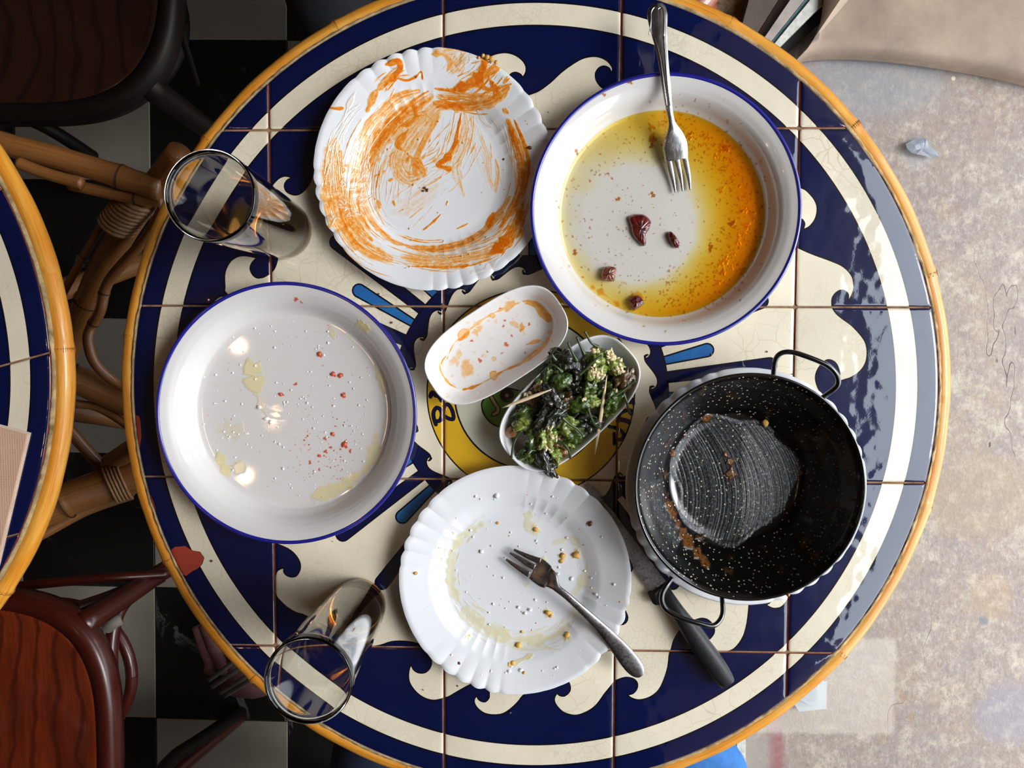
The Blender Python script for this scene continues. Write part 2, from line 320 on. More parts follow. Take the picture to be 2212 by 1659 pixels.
def peppermat(name, c0, c1, c2, f=.5):
    t = NT(name); P = t.co(); a = t.noise(P, 45, 4, .6); b = t.noise(P, 120, 5, .7); r = t.noise(t.scale(P, (1, 1, .25)), 160, 4)
    c = t.mix(t.map(a.outputs[0], .35, .62), c0, c1); c = t.mix(t.map(b.outputs[0], f, f + .15, 0, .95), c, c2)
    M[name] = t.bsdf(Base_Color=c, Roughness=.30, Coat_Weight=1.0, Coat_Roughness=.06, Normal=t.bump(t.math('ADD', r.outputs[0], t.math('MULTIPLY', b.outputs[0], .8)), 1.0, .0022)); return M[name]
peppermat('pepper_green', (.040, .085, .005), (.085, .15, .010), (.008, .012, .005), .49); peppermat('pepper_charred', (.010, .014, .006), (.03, .045, .012), (.012, .006, .004), .42)
peppermat('pepper_lime', (.16, .25, .02), (.38, .42, .10), (.03, .06, .01), .52); peppermat('pepper_brown', (.10, .05, .015), (.22, .13, .04), (.02, .012, .006), .5); peppermat('pepper_amber', (.36, .12, .03), (.50, .24, .07), (.14, .05, .02), .55)
simple('pepper_seed', (.80, .68, .40), .35, nscale=300, namt=.15, coat=.4); simple('pepper_stem', (.035, .06, .012), .4, nscale=150, namt=.6, coat=.3)
simple('bread', (.85, .42, .10), .5, nscale=200, namt=.4); simple('salt', (.93, .93, .91), .25, coat=1.0); simple('red_bit', (.70, .10, .04), .3, coat=.6); simple('brown_bit', (.14, .05, .02), .35, coat=.5)
simple('chilli', (.12, .010, .008), .22, nscale=140, namt=.6, coat=.9, bump=.7); simple('garlic_skin', (.20, .05, .02), .3, nscale=160, namt=.5, coat=.7, bump=.6); simple('burnt_sauce', (.34, .13, .025), .25, nscale=160, namt=.5, coat=.8, bump=.7)
t = NT('pick_wood'); P = t.co(); no = t.noise(t.scale(P, (1, 1, 1)), 260, 4); M['pick_wood'] = t.bsdf(Base_Color=t.mix(no.outputs[0], (.80, .58, .32), (.93, .78, .54)), Roughness=.55)
def woodmat(name, c0, c1, c2):
    t = NT(name); P = t.co(); q = t.n('VectorMath', {'operation': 'MULTIPLY_ADD'}, i0=t.noise(P, 3.2, 3).outputs[1], i1=(.22, .10, 0), i2=P).outputs[0]
    wv = t.n('TexWave', {'wave_type': 'BANDS', 'bands_direction': 'X', 'wave_profile': 'SIN'}, Vector=q, Scale=9.0, Distortion=2.2, Detail=3, Detail_Scale=1.6); fi = t.noise(t.scale(P, (16, 1.2, 1)), 22, 5, .7)
    c = t.mix(t.map(fi.outputs[0], .3, .7), c0, c1); c = t.mix(t.map(wv.outputs[1], .80, .98, 0, .75), c, c2); c = t.mix(t.map(t.noise(t.scale(P, (3, .8, 1)), 6, 3).outputs[0], .45, .7, 0, .7), c, c2)
    M[name] = t.bsdf(Base_Color=c, Roughness=.32, Coat_Weight=.8, Coat_Roughness=.10, Normal=t.bump(fi.outputs[0], .12, .0008)); return M[name]
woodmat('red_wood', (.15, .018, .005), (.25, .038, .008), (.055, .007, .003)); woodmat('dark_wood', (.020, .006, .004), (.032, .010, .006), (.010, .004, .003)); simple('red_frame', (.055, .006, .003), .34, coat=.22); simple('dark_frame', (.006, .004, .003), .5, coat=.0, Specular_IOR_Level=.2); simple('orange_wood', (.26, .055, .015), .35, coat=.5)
simple('denim', (.010, .018, .05), .9, nscale=500, namt=.4, bump=.4); simple('dark_cloth', (.008, .010, .016), .9, nscale=60, namt=.4, bump=.5); simple('bright_blue_cloth', (.03, .16, .46), .8, nscale=120, bump=.3); simple('pink_cloth', (.30, .13, .13), .75, nscale=60, namt=.2, bump=.3); simple('grey_webbing', (.22, .20, .17), .7, nscale=80, bump=.3)
simple('brown_board', (.10, .075, .06), .7, nscale=20, namt=.3, bump=.3); simple('pink_board', (.42, .36, .33), .6, nscale=30, namt=.2); simple('teal_board', (.13, .27, .30), .6, nscale=60, namt=.4); simple('white_paint', (.66, .65, .60), .6, nscale=90, namt=.25, bump=.5); simple('dark_gap', (.02, .02, .018), .9, bump=.6)
simple('plaster', (.16, .10, .065), .9, nscale=4); simple('ceiling_paint', (.14, .10, .07), .9, nscale=4)
t = NT('clear_plastic'); M['clear_plastic'] = t.bsdf(Base_Color=(.75, .80, .82, 1), Roughness=.25, Alpha=.45)
t = NT('paper_napkin'); P = t.co(); v = t.vor(t.scale(P, (1, 1, 1)), 420, 'F1', .15); no = t.noise(P, 60, 4)
M['paper_napkin'] = t.bsdf(Base_Color=t.mix(no.outputs[0], (.62, .38, .26), (.74, .48, .34)), Roughness=.9, Normal=t.bump(v.outputs[0], .6, .0007)); simple('napkin_edge', (.80, .62, .50), .9)
simple('paper_scrap', (.30, .32, .36), .7, nscale=80, bump=.5)

# ---------------------------------------------------------------- setting
def structure(o): return tag(o, kind='structure')
FT = .257; FX0, FY0 = -.7135, .0940; FA = -math.radians(.6)
fl = structure(Geo().box((-1.35, 0, -.02), (3.49, 4.6, .02)).make('floor', M['grout'], smooth=False))
tb = {}
for k, mn in ((0, 'black_marble'), (1, 'white_marble')):
    g = Geo(); h = FT / 2 - .0006; g.prism([(-h, -h), (h, -h), (h, h), (-h, h)], -.012, -.0008); hb = h - .0012; i0 = g.n
    g.add([(-hb, -hb, 0), (hb, -hb, 0), (hb, hb, 0), (-hb, hb, 0), (-h, -h, -.0008), (h, -h, -.0008), (h, h, -.0008), (-h, h, -.0008)], [(0, 1, 2, 3)] + [(4 + i, 4 + (i + 1) % 4, (i + 1) % 4, i) for i in range(4)])
    o = g.make('floor_tile', M[mn], fl, smooth=False); tb[k] = o
first = {0: True, 1: True}
for i in range(-6, 5):
    for j in range(-6, 6):
        cx, cy_ = (i + .5) * FT, (j + .5) * FT; X = FX0 + cx * math.cos(FA) - cy_ * math.sin(FA); Y = FY0 + cx * math.sin(FA) + cy_ * math.cos(FA)
        if X > .27 or X < -2.2: continue
        k = (i + j) % 2                                    # tile left of x0 and just above y0 is black
        k = 1 - k
        o = tb[k] if first[k] else link(tb[k].copy()); first[k] = False; o.parent = fl; o.location = (X, Y, 0); o.rotation_euler = (0, 0, FA)
structure(Geo().box((2.4, 0, -.03), (4.02, 6, .04)).make('trim_1', M['concrete'], smooth=False)).name = 'floor_pavement'
def zpoly(pts, z): return [at2(p, z - T) for p in pts]
# stone step at the upper right
zt = .045; edge = spline([(1728, 122), (1765, 111), (1850, 107), (1985, 118), (2090, 133), (2212, 158), (2420, 205)], 8)
e2 = np.array(zpoly(edge, zt)); nE = len(e2); dirs = np.array([0, 1.0]); V = []; prof = [(0, 0), (.0, .02), (.003, .035), (.010, .043), (.022, zt), (.30, zt + .004), (1.2, zt + .004)]
k0 = np.clip(1 - np.arange(nE) / 9.0, 0, 1)
for dy, z in prof: V += [(p[0] + dy * .85 * k0[i], p[1] + dy, z + .0012 * math.sin(i * .37) * (dy < .1)) for i, p in enumerate(e2)]
Fc = [(r * nE + i, r * nE + i + 1, (r + 1) * nE + i + 1, (r + 1) * nE + i) for r in range(len(prof) - 1) for i in range(nE - 1)]
structure(mesh('trim_1', V, Fc, M['sandstone']))
# door track boards at the top, door sill at the bottom
def board(name, pts, z0, z1, m): return structure(Geo().prism(zpoly(pts, z1), z0, z1).make(name, M[m], smooth=False))
def ext(a, b, k0=1.0, k1=1.6): a = np.array(a, float); b = np.array(b, float); return a + (a - b) * k0, b + (b - a) * k1
bd = [((1605, 44), (1617, 0)), ((1641, 65), (1682, 0)), ((1654, 76), (1706, 0)), ((1669, 87), (1738.5, 0)), ((1675.6, 90), (1749.4, 0)), ((1688.6, 97.7), (1788, 0)), ((1727, 92), (1826, 0))]
tr = structure(empty('trim_2', (0, 0, 0)))
for i, (nm, m, h) in enumerate((('track_board', 'brown_board', .03), ('track_board', 'dark_wood', .022), ('track_board', 'pink_board', .034), ('track_board', 'teal_board', .030), ('track_board', 'white_paint', .036), ('dark_gap', 'dark_gap', .012))):
    a0, a1 = ext(*bd[i]); b0, b1 = ext(*bd[i + 1]); Geo().prism(zpoly([a0 + (.8, 0), a1 + (.8, 0), b1 - (.8, 0), b0 - (.8, 0)], h), .0, h).make(nm, M[m], tr, smooth=False)
tr2 = structure(empty('trim_3', (0, 0, 0)))
for x0, x1, m, h in ((1575, 1591, 'brown_board', .02), (1592, 1611, 'white_paint', .034)):
    Geo().prism(zpoly([(x0, 900), (x1, 900), (x1, 1900), (x0, 1900)], h), .0, h).make('sill_board', M[m], tr2, smooth=False)
# room shell
structure(Geo().box((-3.1, 0, 1.3), (.1, 5.2, 2.7)).make('wall_left', M['plaster'], smooth=False))
structure(Geo().box((-1.35, 2.35, 1.3), (3.5, .1, 2.7)).make('wall_back', M['plaster'], smooth=False))
structure(Geo().box((-1.35, -2.35, 1.3), (3.5, .1, 2.7)).make('wall_front', M['plaster'], smooth=False))
structure(Geo().box((.84, 1.60, 1.3), (.88, 1.6, 2.7)).make('wall_right', M['plaster'], smooth=False))
structure(Geo().box((.84, -2.0, 1.3), (.88, 1.7, 2.7)).make('wall_right', M['plaster'], smooth=False))
structure(Geo().box((-.96, 0, 2.70), (4.26, 5.0, .1)).make('ceiling', M['ceiling_paint'], smooth=False))

# ---------------------------------------------------------------- table pattern
def polar(r, a, c=(0, 0)): return np.array([c[0] + r * math.cos(a), c[1] + r * math.sin(a)])
def circle(r, n=180): a = np.linspace(0, 2 * math.pi, n, endpoint=False); return np.c_[r * np.cos(a), r * np.sin(a)]
def W2(pts): return np.array([at2(p) for p in pts])
B_ = [(1138.4, 204.5), (1150.6, 201.4), (1166, 194.5), (1189, 177.6), (1212, 156.1), (1235, 139.2), (1258, 126.1), (1281.3, 121.5), (1299.7, 124.6), (1313.6, 133), (1322, 143.8), (1323.6, 151.5), (1320.4, 157), (1316.6, 148.4), (1305.9, 143), (1295, 146.1), (1287.4, 156.1), (1286.7, 166.9), (1290.5, 177.6), (1299.7, 188.4), (1312, 196)]
E_ = [(1712, 392), (1729.8, 404.5), (1739.8, 409.5), (1749.7, 418.9), (1758.7, 429.8), (1764.2, 441.8), (1765.5, 452.7), (1763.7, 465.7), (1758.7, 477.6), (1749.7, 488.6), (1741.8, 493.5), (1734.8, 495.5), (1737.3, 488.6), (1737.8, 482.6), (1734.8, 476.6), (1731.3, 473.6), (1722, 471), (1712, 478), (1706, 494), (1707, 512), (1713, 527), (1723.9, 534.3), (1744.8, 544.3), (1764.7, 552.2), (1784.6, 559.2), (1799.3, 564.9), (1815.6, 572), (1826.5, 579.5), (1835, 588.2), (1841.7, 599), (1844.4, 611), (1845, 620.8), (1842.7, 631.6), (1838.4, 641.4), (1832.5, 650), (1832.4, 638), (1828.6, 631.6), (1821, 627.3), (1812.4, 628.4), (1803.7, 634.9), (1798.3, 643.5), (1797.2, 653.3), (1798.8, 663), (1802.6, 671.8), (1810.2, 680.4), (1821, 689), (1831.9, 696.7), (1842.7, 705.4), (1857.3, 721), (1868.2, 736.3), (1872.5, 750.4), (1873.4, 763.4), (1871.4, 779.7), (1864.9, 793.8), (1854, 805.7), (1841, 814.4), (1828, 819.3), (1813, 822), (1813.5, 805), (1807, 787), (1796, 778.5), (1784.6, 778.6), (1771.6, 790.5), (1764, 804), (1761.8, 817.6), (1765, 832), (1771, 845), (1778, 858)]
J_ = [(1722, 1262), (1712, 1280), (1701.3, 1296.9), (1689, 1310.7), (1676.7, 1314.5), (1665.9, 1313), (1655.9, 1306.9), (1662, 1302), (1666.5, 1296), (1667, 1286), (1658, 1278), (1645, 1274), (1632, 1280), (1623, 1290), (1619, 1301.5), (1616.7, 1324.5), (1613.6, 1347.6), (1607.5, 1370.6), (1598.3, 1387.6), (1586, 1401.4), (1572, 1408), (1555, 1409), (1538, 1402), (1524, 1389), (1534, 1379), (1541, 1370), (1543, 1360), (1538.3, 1347.6), (1527.6, 1338.4), (1516.8, 1336), (1507.6, 1337.6), (1490, 1344), (1475, 1353), (1463.4, 1370), (1455, 1385), (1450, 1404), (1445.8, 1415), (1443, 1439.5), (1435, 1466.6), (1422.8, 1491), (1403.8, 1506), (1382, 1512), (1365.8, 1508.7), (1356.3, 1501.4), (1367, 1497.9), (1375.3, 1488.4), (1376.6, 1476), (1368.5, 1466.7), (1352, 1463.4), (1336, 1468), (1327.8, 1473.4), (1317, 1485.7), (1306, 1499), (1290, 1521), (1273.6, 1534.5), (1251.9, 1544), (1235.6, 1544.8), (1216.6, 1538.5), (1201.7, 1523.6), (1197, 1510), (1203, 1497.9), (1208.5, 1502), (1219.3, 1503.3), (1230.2, 1493.8), (1231.5, 1482.9), (1225, 1470), (1206, 1462), (1180, 1466), (1155, 1480), (1128.2, 1504.5), (1121.3, 1513.7), (1105.9, 1529), (1087.5, 1541.4), (1067.5, 1544.5), (1047.5, 1541.4), (1032, 1530.6), (1024.5, 1518.3), (1025.2, 1509), (1029.8, 1504.2), (1033.7, 1510.6), (1041.4, 1515.3), (1049, 1515.3), (1055.2, 1509), (1056.7, 1501.4), (1054, 1488), (1042, 1478), (1026, 1475.5), (1009.9, 1482.2), (998.3, 1488.4), (979.9, 1499), (967.6, 1506), (952.2, 1510.6), (936.9, 1513), (921.5, 1509.9), (906, 1501.4), (892.3, 1487.6), (883.8, 1472.2), (882.3, 1456.9), (884.6, 1443), (888.4, 1436.9), (893, 1446), (901.5, 1452.2), (912.3, 1453.8), (921.5, 1450.7), (929.2, 1441.5), (931.8, 1429.2), (926, 1408), (905, 1391.5), (875, 1385.5), (845, 1386.5), (821, 1394.4), (790, 1398), (750, 1388), (700, 1358), (661.4, 1330.6), (640, 1323.7), (621.5, 1313), (606, 1299), (595.4, 1285.3), (592.6, 1262), (595.4, 1239), (603, 1230), (613, 1227.6), (613, 1234.6), (618.4, 1242.2), (629.2, 1246), (640, 1243.8), (647.6, 1231.5), (648.4, 1219.2), (644.5, 1208.4), (635.3, 1196), (621.5, 1185.4), (600, 1176), (580, 1168)]
S_ = [(487, 632), (485.7, 620), (484.9, 595), (488.8, 579.4), (498.2, 563.8), (512.3, 554.4), (526.4, 552), (540.5, 553.6), (553, 557.5), (545, 567), (540.5, 579.4), (545, 592), (554.6, 599.8), (567, 599), (578, 593.5), (590.7, 582.6), (597, 568.5), (600, 548), (591, 520), (576, 490), (566, 458), (571, 428), (587.6, 400.8), (595.4, 391.3), (604.8, 383.5), (617.3, 380), (629.9, 384.3), (622, 388.2), (615.8, 396), (615, 405.5), (620.5, 414.9), (634.6, 420.8), (647, 418.8), (658, 410.2), (669, 394.5), (675.3, 378.8), (680, 362)]
A_ = [(1033, 140), (1056.9, 122.3), (1073.8, 115.4), (1093.8, 113.4), (1112.2, 118.4), (1127.6, 129.2), (1136, 142.3), (1136, 156.1), (1129, 167), (1126, 162.2), (1118.4, 157.6), (1110.7, 156.9), (1103, 160.7), (1097, 172), (1098, 186), (1108, 198), (1122, 204.5)]
def topol(P): return [(math.atan2(y, x), math.hypot(x, y)) for x, y in P]
BP = topol(W2(B_)); a_b0 = BP[0][0]
def wave(a0, a1, s=1.0):
    """template wave between polar angles a0 > a1 (clockwise)"""
    span = BP[0][0] - BP[-1][0]; rb = BP[0][1]
    return np.array([polar(rb + (r - rb) * s, a0 + (a - BP[0][0]) * (a0 - a1) / span) for a, r in BP[1:-1]])
def ang(p): return math.atan2(p[1], p[0])
wA, wB, wE, wJ, wS = W2(A_), W2(B_), W2(E_), W2(J_), W2(S_)
def fill(a0, a1, n, ss=(1, .8)):
    if a0 < a1: a0 += 2 * math.pi
    st = (a0 - a1) / n; return np.concatenate([wave(a0 - i * st - .012, a0 - (i + 1) * st + .012, ss[i % len(ss)]) for i in range(n)])
WAVES = np.concatenate([wA, wB[0:], fill(ang(wB[-1]), ang(wE[0]), 2, (1, .9)), wE, fill(ang(wE[-1]), ang(wJ[0]), 2, (.55, .35)), wJ, fill(ang(wJ[-1]), ang(wS[0]), 4, (.75, .9)), wS, fill(ang(wS[-1]), ang(wA[0]), 2, (.95, .9))])
WAVES = spline(WAVES, 3, True)
HK = topol(W2([(1399, 765.9), (1393.4, 771.6), (1394.2, 779.8), (1402.3, 791), (1413.7, 805.8), (1420.2, 818.8), (1420.2, 830.2), (1415.3, 838.3), (1407, 841.6), (1404, 835.9)]))
inner = []
for k in range(24): inner += [polar(r, a - k * math.pi / 12) for a, r in HK]
inner = spline(inner, 3, True)
def ray(a, r1, w0, w1):
    u = np.array([math.cos(a), math.sin(a)]); v = np.array([-u[1], u[0]]); P = [u * .118 + v * w0 / 2] ; rr = r1 - w1 / 2
    P += [u * rr + v * w1 / 2] + [u * (rr + w1 / 2 * math.sin(t)) + v * w1 / 2 * math.cos(t) for t in np.linspace(.3, 2.84, 7)] + [u * rr - v * w1 / 2, u * .118 - v * w0 / 2]
    return np.array(P)
def stroke_poly(pts, wd):
    P = spline(pts, 4); tn = np.gradient(P, axis=0); tn /= np.linalg.norm(tn, axis=1)[:, None]; nn = np.c_[-tn[:, 1], tn[:, 0]] * wd / 2
    h = wd / 2; caps = [P[-1] + h * (math.sin(t) * nn[-1] / h + math.cos(t) * tn[-1]) for t in np.linspace(1.2, -1.2, 5)]; cap0 = [P[0] + h * (math.sin(t) * nn[0] / h - math.cos(t) * tn[0]) for t in np.linspace(-1.2, 1.2, 5)]
    return np.r_[P + nn, caps, (P - nn)[::-1], cap0]
LWD = .0015
# painter's list: (polygon, material, outline width)
NAVY, CREAM, BLACK, SKY, YEL, PALE, GREEN, BEIGE, CLAY = range(9)
TMATS = [M[k] for k in ('navy_glaze', 'cream_glaze', 'black_line', 'sky_blue_glaze', 'yellow_glaze', 'pale_wash_glaze', 'green_glaze', 'beige_glaze', 'red_clay')]
PT = [(circle(.352, 520), CREAM, LWD), (circle(.3315, 520), NAVY, LWD), (WAVES, CREAM, LWD)]
def dense(p, mx=.004):
    out = []
    for i in range(len(p)):
        a, b = p[i], p[(i + 1) % len(p)]; n = max(1, int(np.linalg.norm(b - a) / mx)); out += [a + (b - a) * k / n for k in range(n)]
    return np.array(out)
def pattern_center(full=True):
    L = []
    for k in range(24):
        L.append((ray(math.radians(7.2 + 15 * k), .232 if k % 2 else .226, .0092, .0128), NAVY, LWD))
        L.append((ray(math.radians(14.2 + 15 * k), .190 if k % 2 else .172, .0062, .0120), SKY, LWD))
    L += [(circle(.1262), NAVY, LWD), (inner, CREAM, LWD), (circle(.0955), YEL, .0013), (circle(.0700), PALE, .0016)]
    zb = lambda L_, ox, oy, s: [at2((ox + x / s, oy + y / s)) for x, y in L_]
    for pts, wd in (([(265, 745), (235, 650), (235, 570), (275, 515), (330, 545), (345, 620), (320, 690), (285, 700)], 46), ([(345, 680), (365, 560), (385, 490), (430, 470), (475, 520), (503, 600), (505, 670), (450, 668), (395, 640)], 44), ([(190, 360), (215, 305), (262, 345), (300, 355), (345, 415)], 50)):
        L.append((stroke_poly(zb(pts, 900, 800, 6.38), wd / 6.38 * pxm()), NAVY, .0008))
    for pts, wd in (([(250, 700), (340, 722), (430, 765), (465, 835), (430, 890), (375, 895)], 42), ([(322, 805), (328, 960)], 38), ([(395, 600), (400, 520), (470, 470), (570, 460), (580, 510)], 50), ([(380, 620), (440, 600), (545, 630)], 60), ([(560, 345), (600, 290), (610, 360)], 40)):
        L.append((stroke_poly(zb(pts, 1280, 820, 6.914), wd / 6.914 * pxm()), NAVY, .0008))
    L.append((stroke_poly([at2((1341, 744)), at2((1348, 756))], 6 * pxm()), NAVY, .0006))
    L.append((spline(zb([(905, 430), (1000, 300), (1150, 240), (1330, 260), (1500, 330), (1500, 560), (1330, 700), (1180, 775), (1060, 748), (980, 680), (920, 590), (898, 500)], 900, 800, 6.38), 4, True), GREEN, .0014))
    L.append((stroke_poly(zb([(1030, 370), (1075, 450), (1120, 520), (1110, 580), (1060, 605)], 900, 800, 6.38), 55 / 6.38 * pxm()), BEIGE, .0010))
    c = zb([(1243, 345)], 900, 800, 6.38)[0]; L.append((circle(.0062, 30) + c, BLACK, .0006)); L.append((circle(.0019, 16) + c, BEIGE, .0003))
    return L
PT += pattern_center()
clay = [[(366, 1190), (378, 1181), (400, 1179), (417, 1190), (432, 1192), (441, 1205), (437, 1218), (428, 1228), (414, 1235), (402, 1245), (390, 1238), (376, 1215)], [(290, 896), (300, 898), (304, 910), (306, 945), (302, 968), (294, 960)], [(321, 1063), (330, 1078), (337, 1102), (331, 1108), (324, 1090)]]

def inside(poly, P):
    x, y = P[:, 0][:, None], P[:, 1][:, None]; x0, y0 = poly[:, 0], poly[:, 1]; x1, y1 = np.roll(x0, -1), np.roll(y0, -1)
    c = ((y0 > y) != (y1 > y)) & (x < (x1 - x0) * (y - y0) / (y1 - y0 + 1e-15) + x0); return c.sum(1) % 2 == 1
def segdist(poly, P, closed=True):
    A = poly; Bp = np.roll(poly, -1, 0)
    if not closed: A, Bp = A[:-1], Bp[:-1]
    d = Bp - A; L2 = (d ** 2).sum(1) + 1e-18; v = P[:, None, :] - A[None]; tt = np.clip((v * d).sum(2) / L2, 0, 1); return np.sqrt(((v - tt[..., None] * d) ** 2).sum(2)).min(1)
def offset(poly, d):
    e = np.roll(poly, -1, 0) - np.roll(poly, 1, 0); e /= np.linalg.norm(e, axis=1)[:, None] + 1e-12; return poly + np.c_[e[:, 1], -e[:, 0]] * d
RT = .3705; GAP = .0009; TH = .007
def clipcell(x0, x1, y0, y1, R):
    """rectangle with small round corners cut by the disc R"""
    P = []; rc = .0022
    for cx, cy_, a in ((x1 - rc, y1 - rc, 0), (x0 + rc, y1 - rc, 90), (x0 + rc, y0 + rc, 180), (x1 - rc, y0 + rc, 270)):
        P += [(cx + rc * math.cos(math.radians(a + t)), cy_ + rc * math.sin(math.radians(a + t))) for t in (0, 30, 60, 90)]
    dense = []
    for i in range(len(P)):
        a, b = np.array(P[i]), np.array(P[(i + 1) % len(P)]); n = max(1, int(np.linalg.norm(b - a) / .004)); dense += [a + (b - a) * k / n for k in range(n)]
    out = []
    D = np.array(dense); r = np.hypot(*D.T); N = len(D)
    if (r < R).sum() == 0: return None
    if (r < R).all(): return D
    # walk, replacing outside runs by an arc
    st = next(i for i in range(N) if r[i] < R and r[i - 1] >= R); seq = [(st + k) % N for k in range(N)]; i = 0
    def cross(p, q):
        lo, hi = 0, 1
        for _ in range(30):
            m = (lo + hi) / 2
            if np.hypot(*(p + (q - p) * m)) < R: lo = m
            else: hi = m
        return p + (q - p) * lo
    while i < N:
        k = seq[i]
        if r[k] < R: out.append(D[k]); i += 1; continue
        c0 = cross(D[seq[i - 1]], D[k]); j = i
        while j < N and r[seq[j]] >= R: j += 1
        c1 = cross(D[seq[j % N]], D[seq[j - 1]]); a0, a1 = math.atan2(c0[1], c0[0]), math.atan2(c1[1], c1[0])
        while a1 < a0: a1 += 2 * math.pi
        n = max(2, int((a1 - a0) * R / .004)); out += [polar(R, a0 + (a1 - a0) * t / n) for t in range(n + 1)]; i = j
    return np.array(out)
def tile_mesh(cell, layers, parent):
    cmin, cmax = cell.min(0), cell.max(0); pts = []; edges = []
    def addpoly(p, closed=True):
        keep = (p[:, 0] > cmin[0] - .01) & (p[:, 0] < cmax[0] + .01) & (p[:, 1] > cmin[1] - .01) & (p[:, 1] < cmax[1] + .01); idx = {}
        for i in range(len(p)):
            j = (i + 1) % len(p)
            if keep[i] and keep[j]:
                for k in (i, j):
                    if k not in idx: idx[k] = len(pts); pts.append(Vector(p[k]))
                edges.append((idx[i], idx[j]))
    near = []; layers = [(dense(np.asarray(p_)), m_, w_) for p_, m_, w_ in layers]
    for poly, m, wd in layers:
        if (poly[:, 0].max() < cmin[0] - .003) or (poly[:, 0].min() > cmax[0] + .003) or (poly[:, 1].max() < cmin[1] - .003) or (poly[:, 1].min() > cmax[1] + .003): continue
        near.append((poly, m, wd)); addpoly(offset(poly, wd / 2)); addpoly(offset(poly, -wd / 2))
    bd0 = len(pts); addpoly(cell)
    for d in (.0006, .0016, .0030): addpoly(offset(cell, -d) if area(cell) > 0 else offset(cell, d))
    V, E_, Fc, *_ = delaunay_2d_cdt(pts, edges, [], 0, 1e-6, False)
    V = np.array([tuple(v) for v in V]); Fc = np.array([f for f in Fc if len(f) == 3])
    C = V[Fc].mean(1); ok = inside(cell, C); Fc = Fc[ok]; C = C[ok]
    mi = np.zeros(len(C), int)
    for poly, m, wd in near:
        lo, hi = poly.min(0) - .002, poly.max(0) + .002; s = np.where((C[:, 0] > lo[0]) & (C[:, 0] < hi[0]) & (C[:, 1] > lo[1]) & (C[:, 1] < hi[1]))[0]
        if not len(s): continue
        kp = [i for i in range(len(poly)) if cmin[0] - .02 < poly[i, 0] < cmax[0] + .02 and cmin[1] - .02 < poly[i, 1] < cmax[1] + .02]
        mi[s[inside(poly, C[s])]] = m
        if kp:
            A = poly[kp]; Bq = np.roll(poly, -1, 0)[kp]; d = Bq - A; L2 = (d ** 2).sum(1) + 1e-18
            for ch in np.array_split(s, max(1, len(s) * len(kp) // 2000000 + 1)):
                v = C[ch][:, None] - A[None]; tt = np.clip((v * d).sum(2) / L2, 0, 1); dd = np.sqrt(((v - tt[..., None] * d) ** 2).sum(2)).min(1); mi[ch[dd < wd / 2]] = BLACK
    used, inv = np.unique(Fc, return_inverse=True); V = V[used]; Fc = inv.reshape(-1, 3)
    v0, v1, v2 = V[Fc[:, 0]], V[Fc[:, 1]], V[Fc[:, 2]]; flip = ((v1 - v0)[:, 0] * (v2 - v0)[:, 1] - (v1 - v0)[:, 1] * (v2 - v0)[:, 0]) < 0; Fc[flip] = Fc[flip][:, ::-1]
    dist = np.concatenate([segdist(cell, v) for v in np.array_split(V, 8)]); z = -.0009 * np.exp(-dist / .0009)
    V3 = np.c_[V, z]
    # skirt
    ek = {}
    for f in Fc:
        for a, b in ((f[0], f[1]), (f[1], f[2]), (f[2], f[0])): ek[(a, b)] = 1
    be = [(a, b) for a, b in ek if (b, a) not in ek]; bv = sorted({a for e in be for a in e}); mp = {v: len(V3) + i for i, v in enumerate(bv)}
    V3 = np.r_[V3, np.c_[V[bv], np.full(len(bv), -TH)]]; sk = [(b, a, mp[a], mp[b]) for a, b in be]
    o = mesh('tile', V3, [tuple(f) for f in Fc.tolist()] + sk, TMATS, parent, True, np.r_[mi, np.full(len(sk), CLAY)])
    return o
def make_table(name, label, layers, loc, rz, src=None, sx=1.0):
    root = empty(name, loc, rz); tag(root, label, 'table', 'round tiled cafe tables')
    if src is None:
        g = (-.40, -.24, -.08, .08, .24, .40)
        for i in range(5):
            for j in range(5):
                cell = clipcell(g[i] + GAP, g[i + 1] - GAP, g[j] + GAP, g[j + 1] - GAP, RT)
                if cell is None: continue
                tile_mesh(cell, layers, root)
        V, Fc, uv = lathe([(0, -.0022), (.20, -.0022), (.3700, -.0022)], 128); mesh('grout_bed', V, Fc, M['grout'], root)
        rn = random.Random(3); V, Fc, uv = lathe([(.3706, -.0024), (.3713, -.0012), (.3728, -.0012), (.3745, -.0030), (.3765, -.0075)], 520)
        V[:, 2] += np.array([rn.uniform(-.0007, .0009) for _ in V]); mesh('sealant_line', V, Fc, M['sealant'], root)
        V, Fc, uv = lathe([(0, -.0075), (.366, -.0075), (.370, -.012), (.370, -.028), (.362, -.034), (0, -.034)], 128); mesh('board', V, Fc, M['board'], root)
    return root
tableA = make_table('round_table', 'round cafe table under all the plates, navy and cream wave tiles with yellow centre', PT + [(W2(c), CLAY, .0004) for c in clay], (0, 0, T), 0)
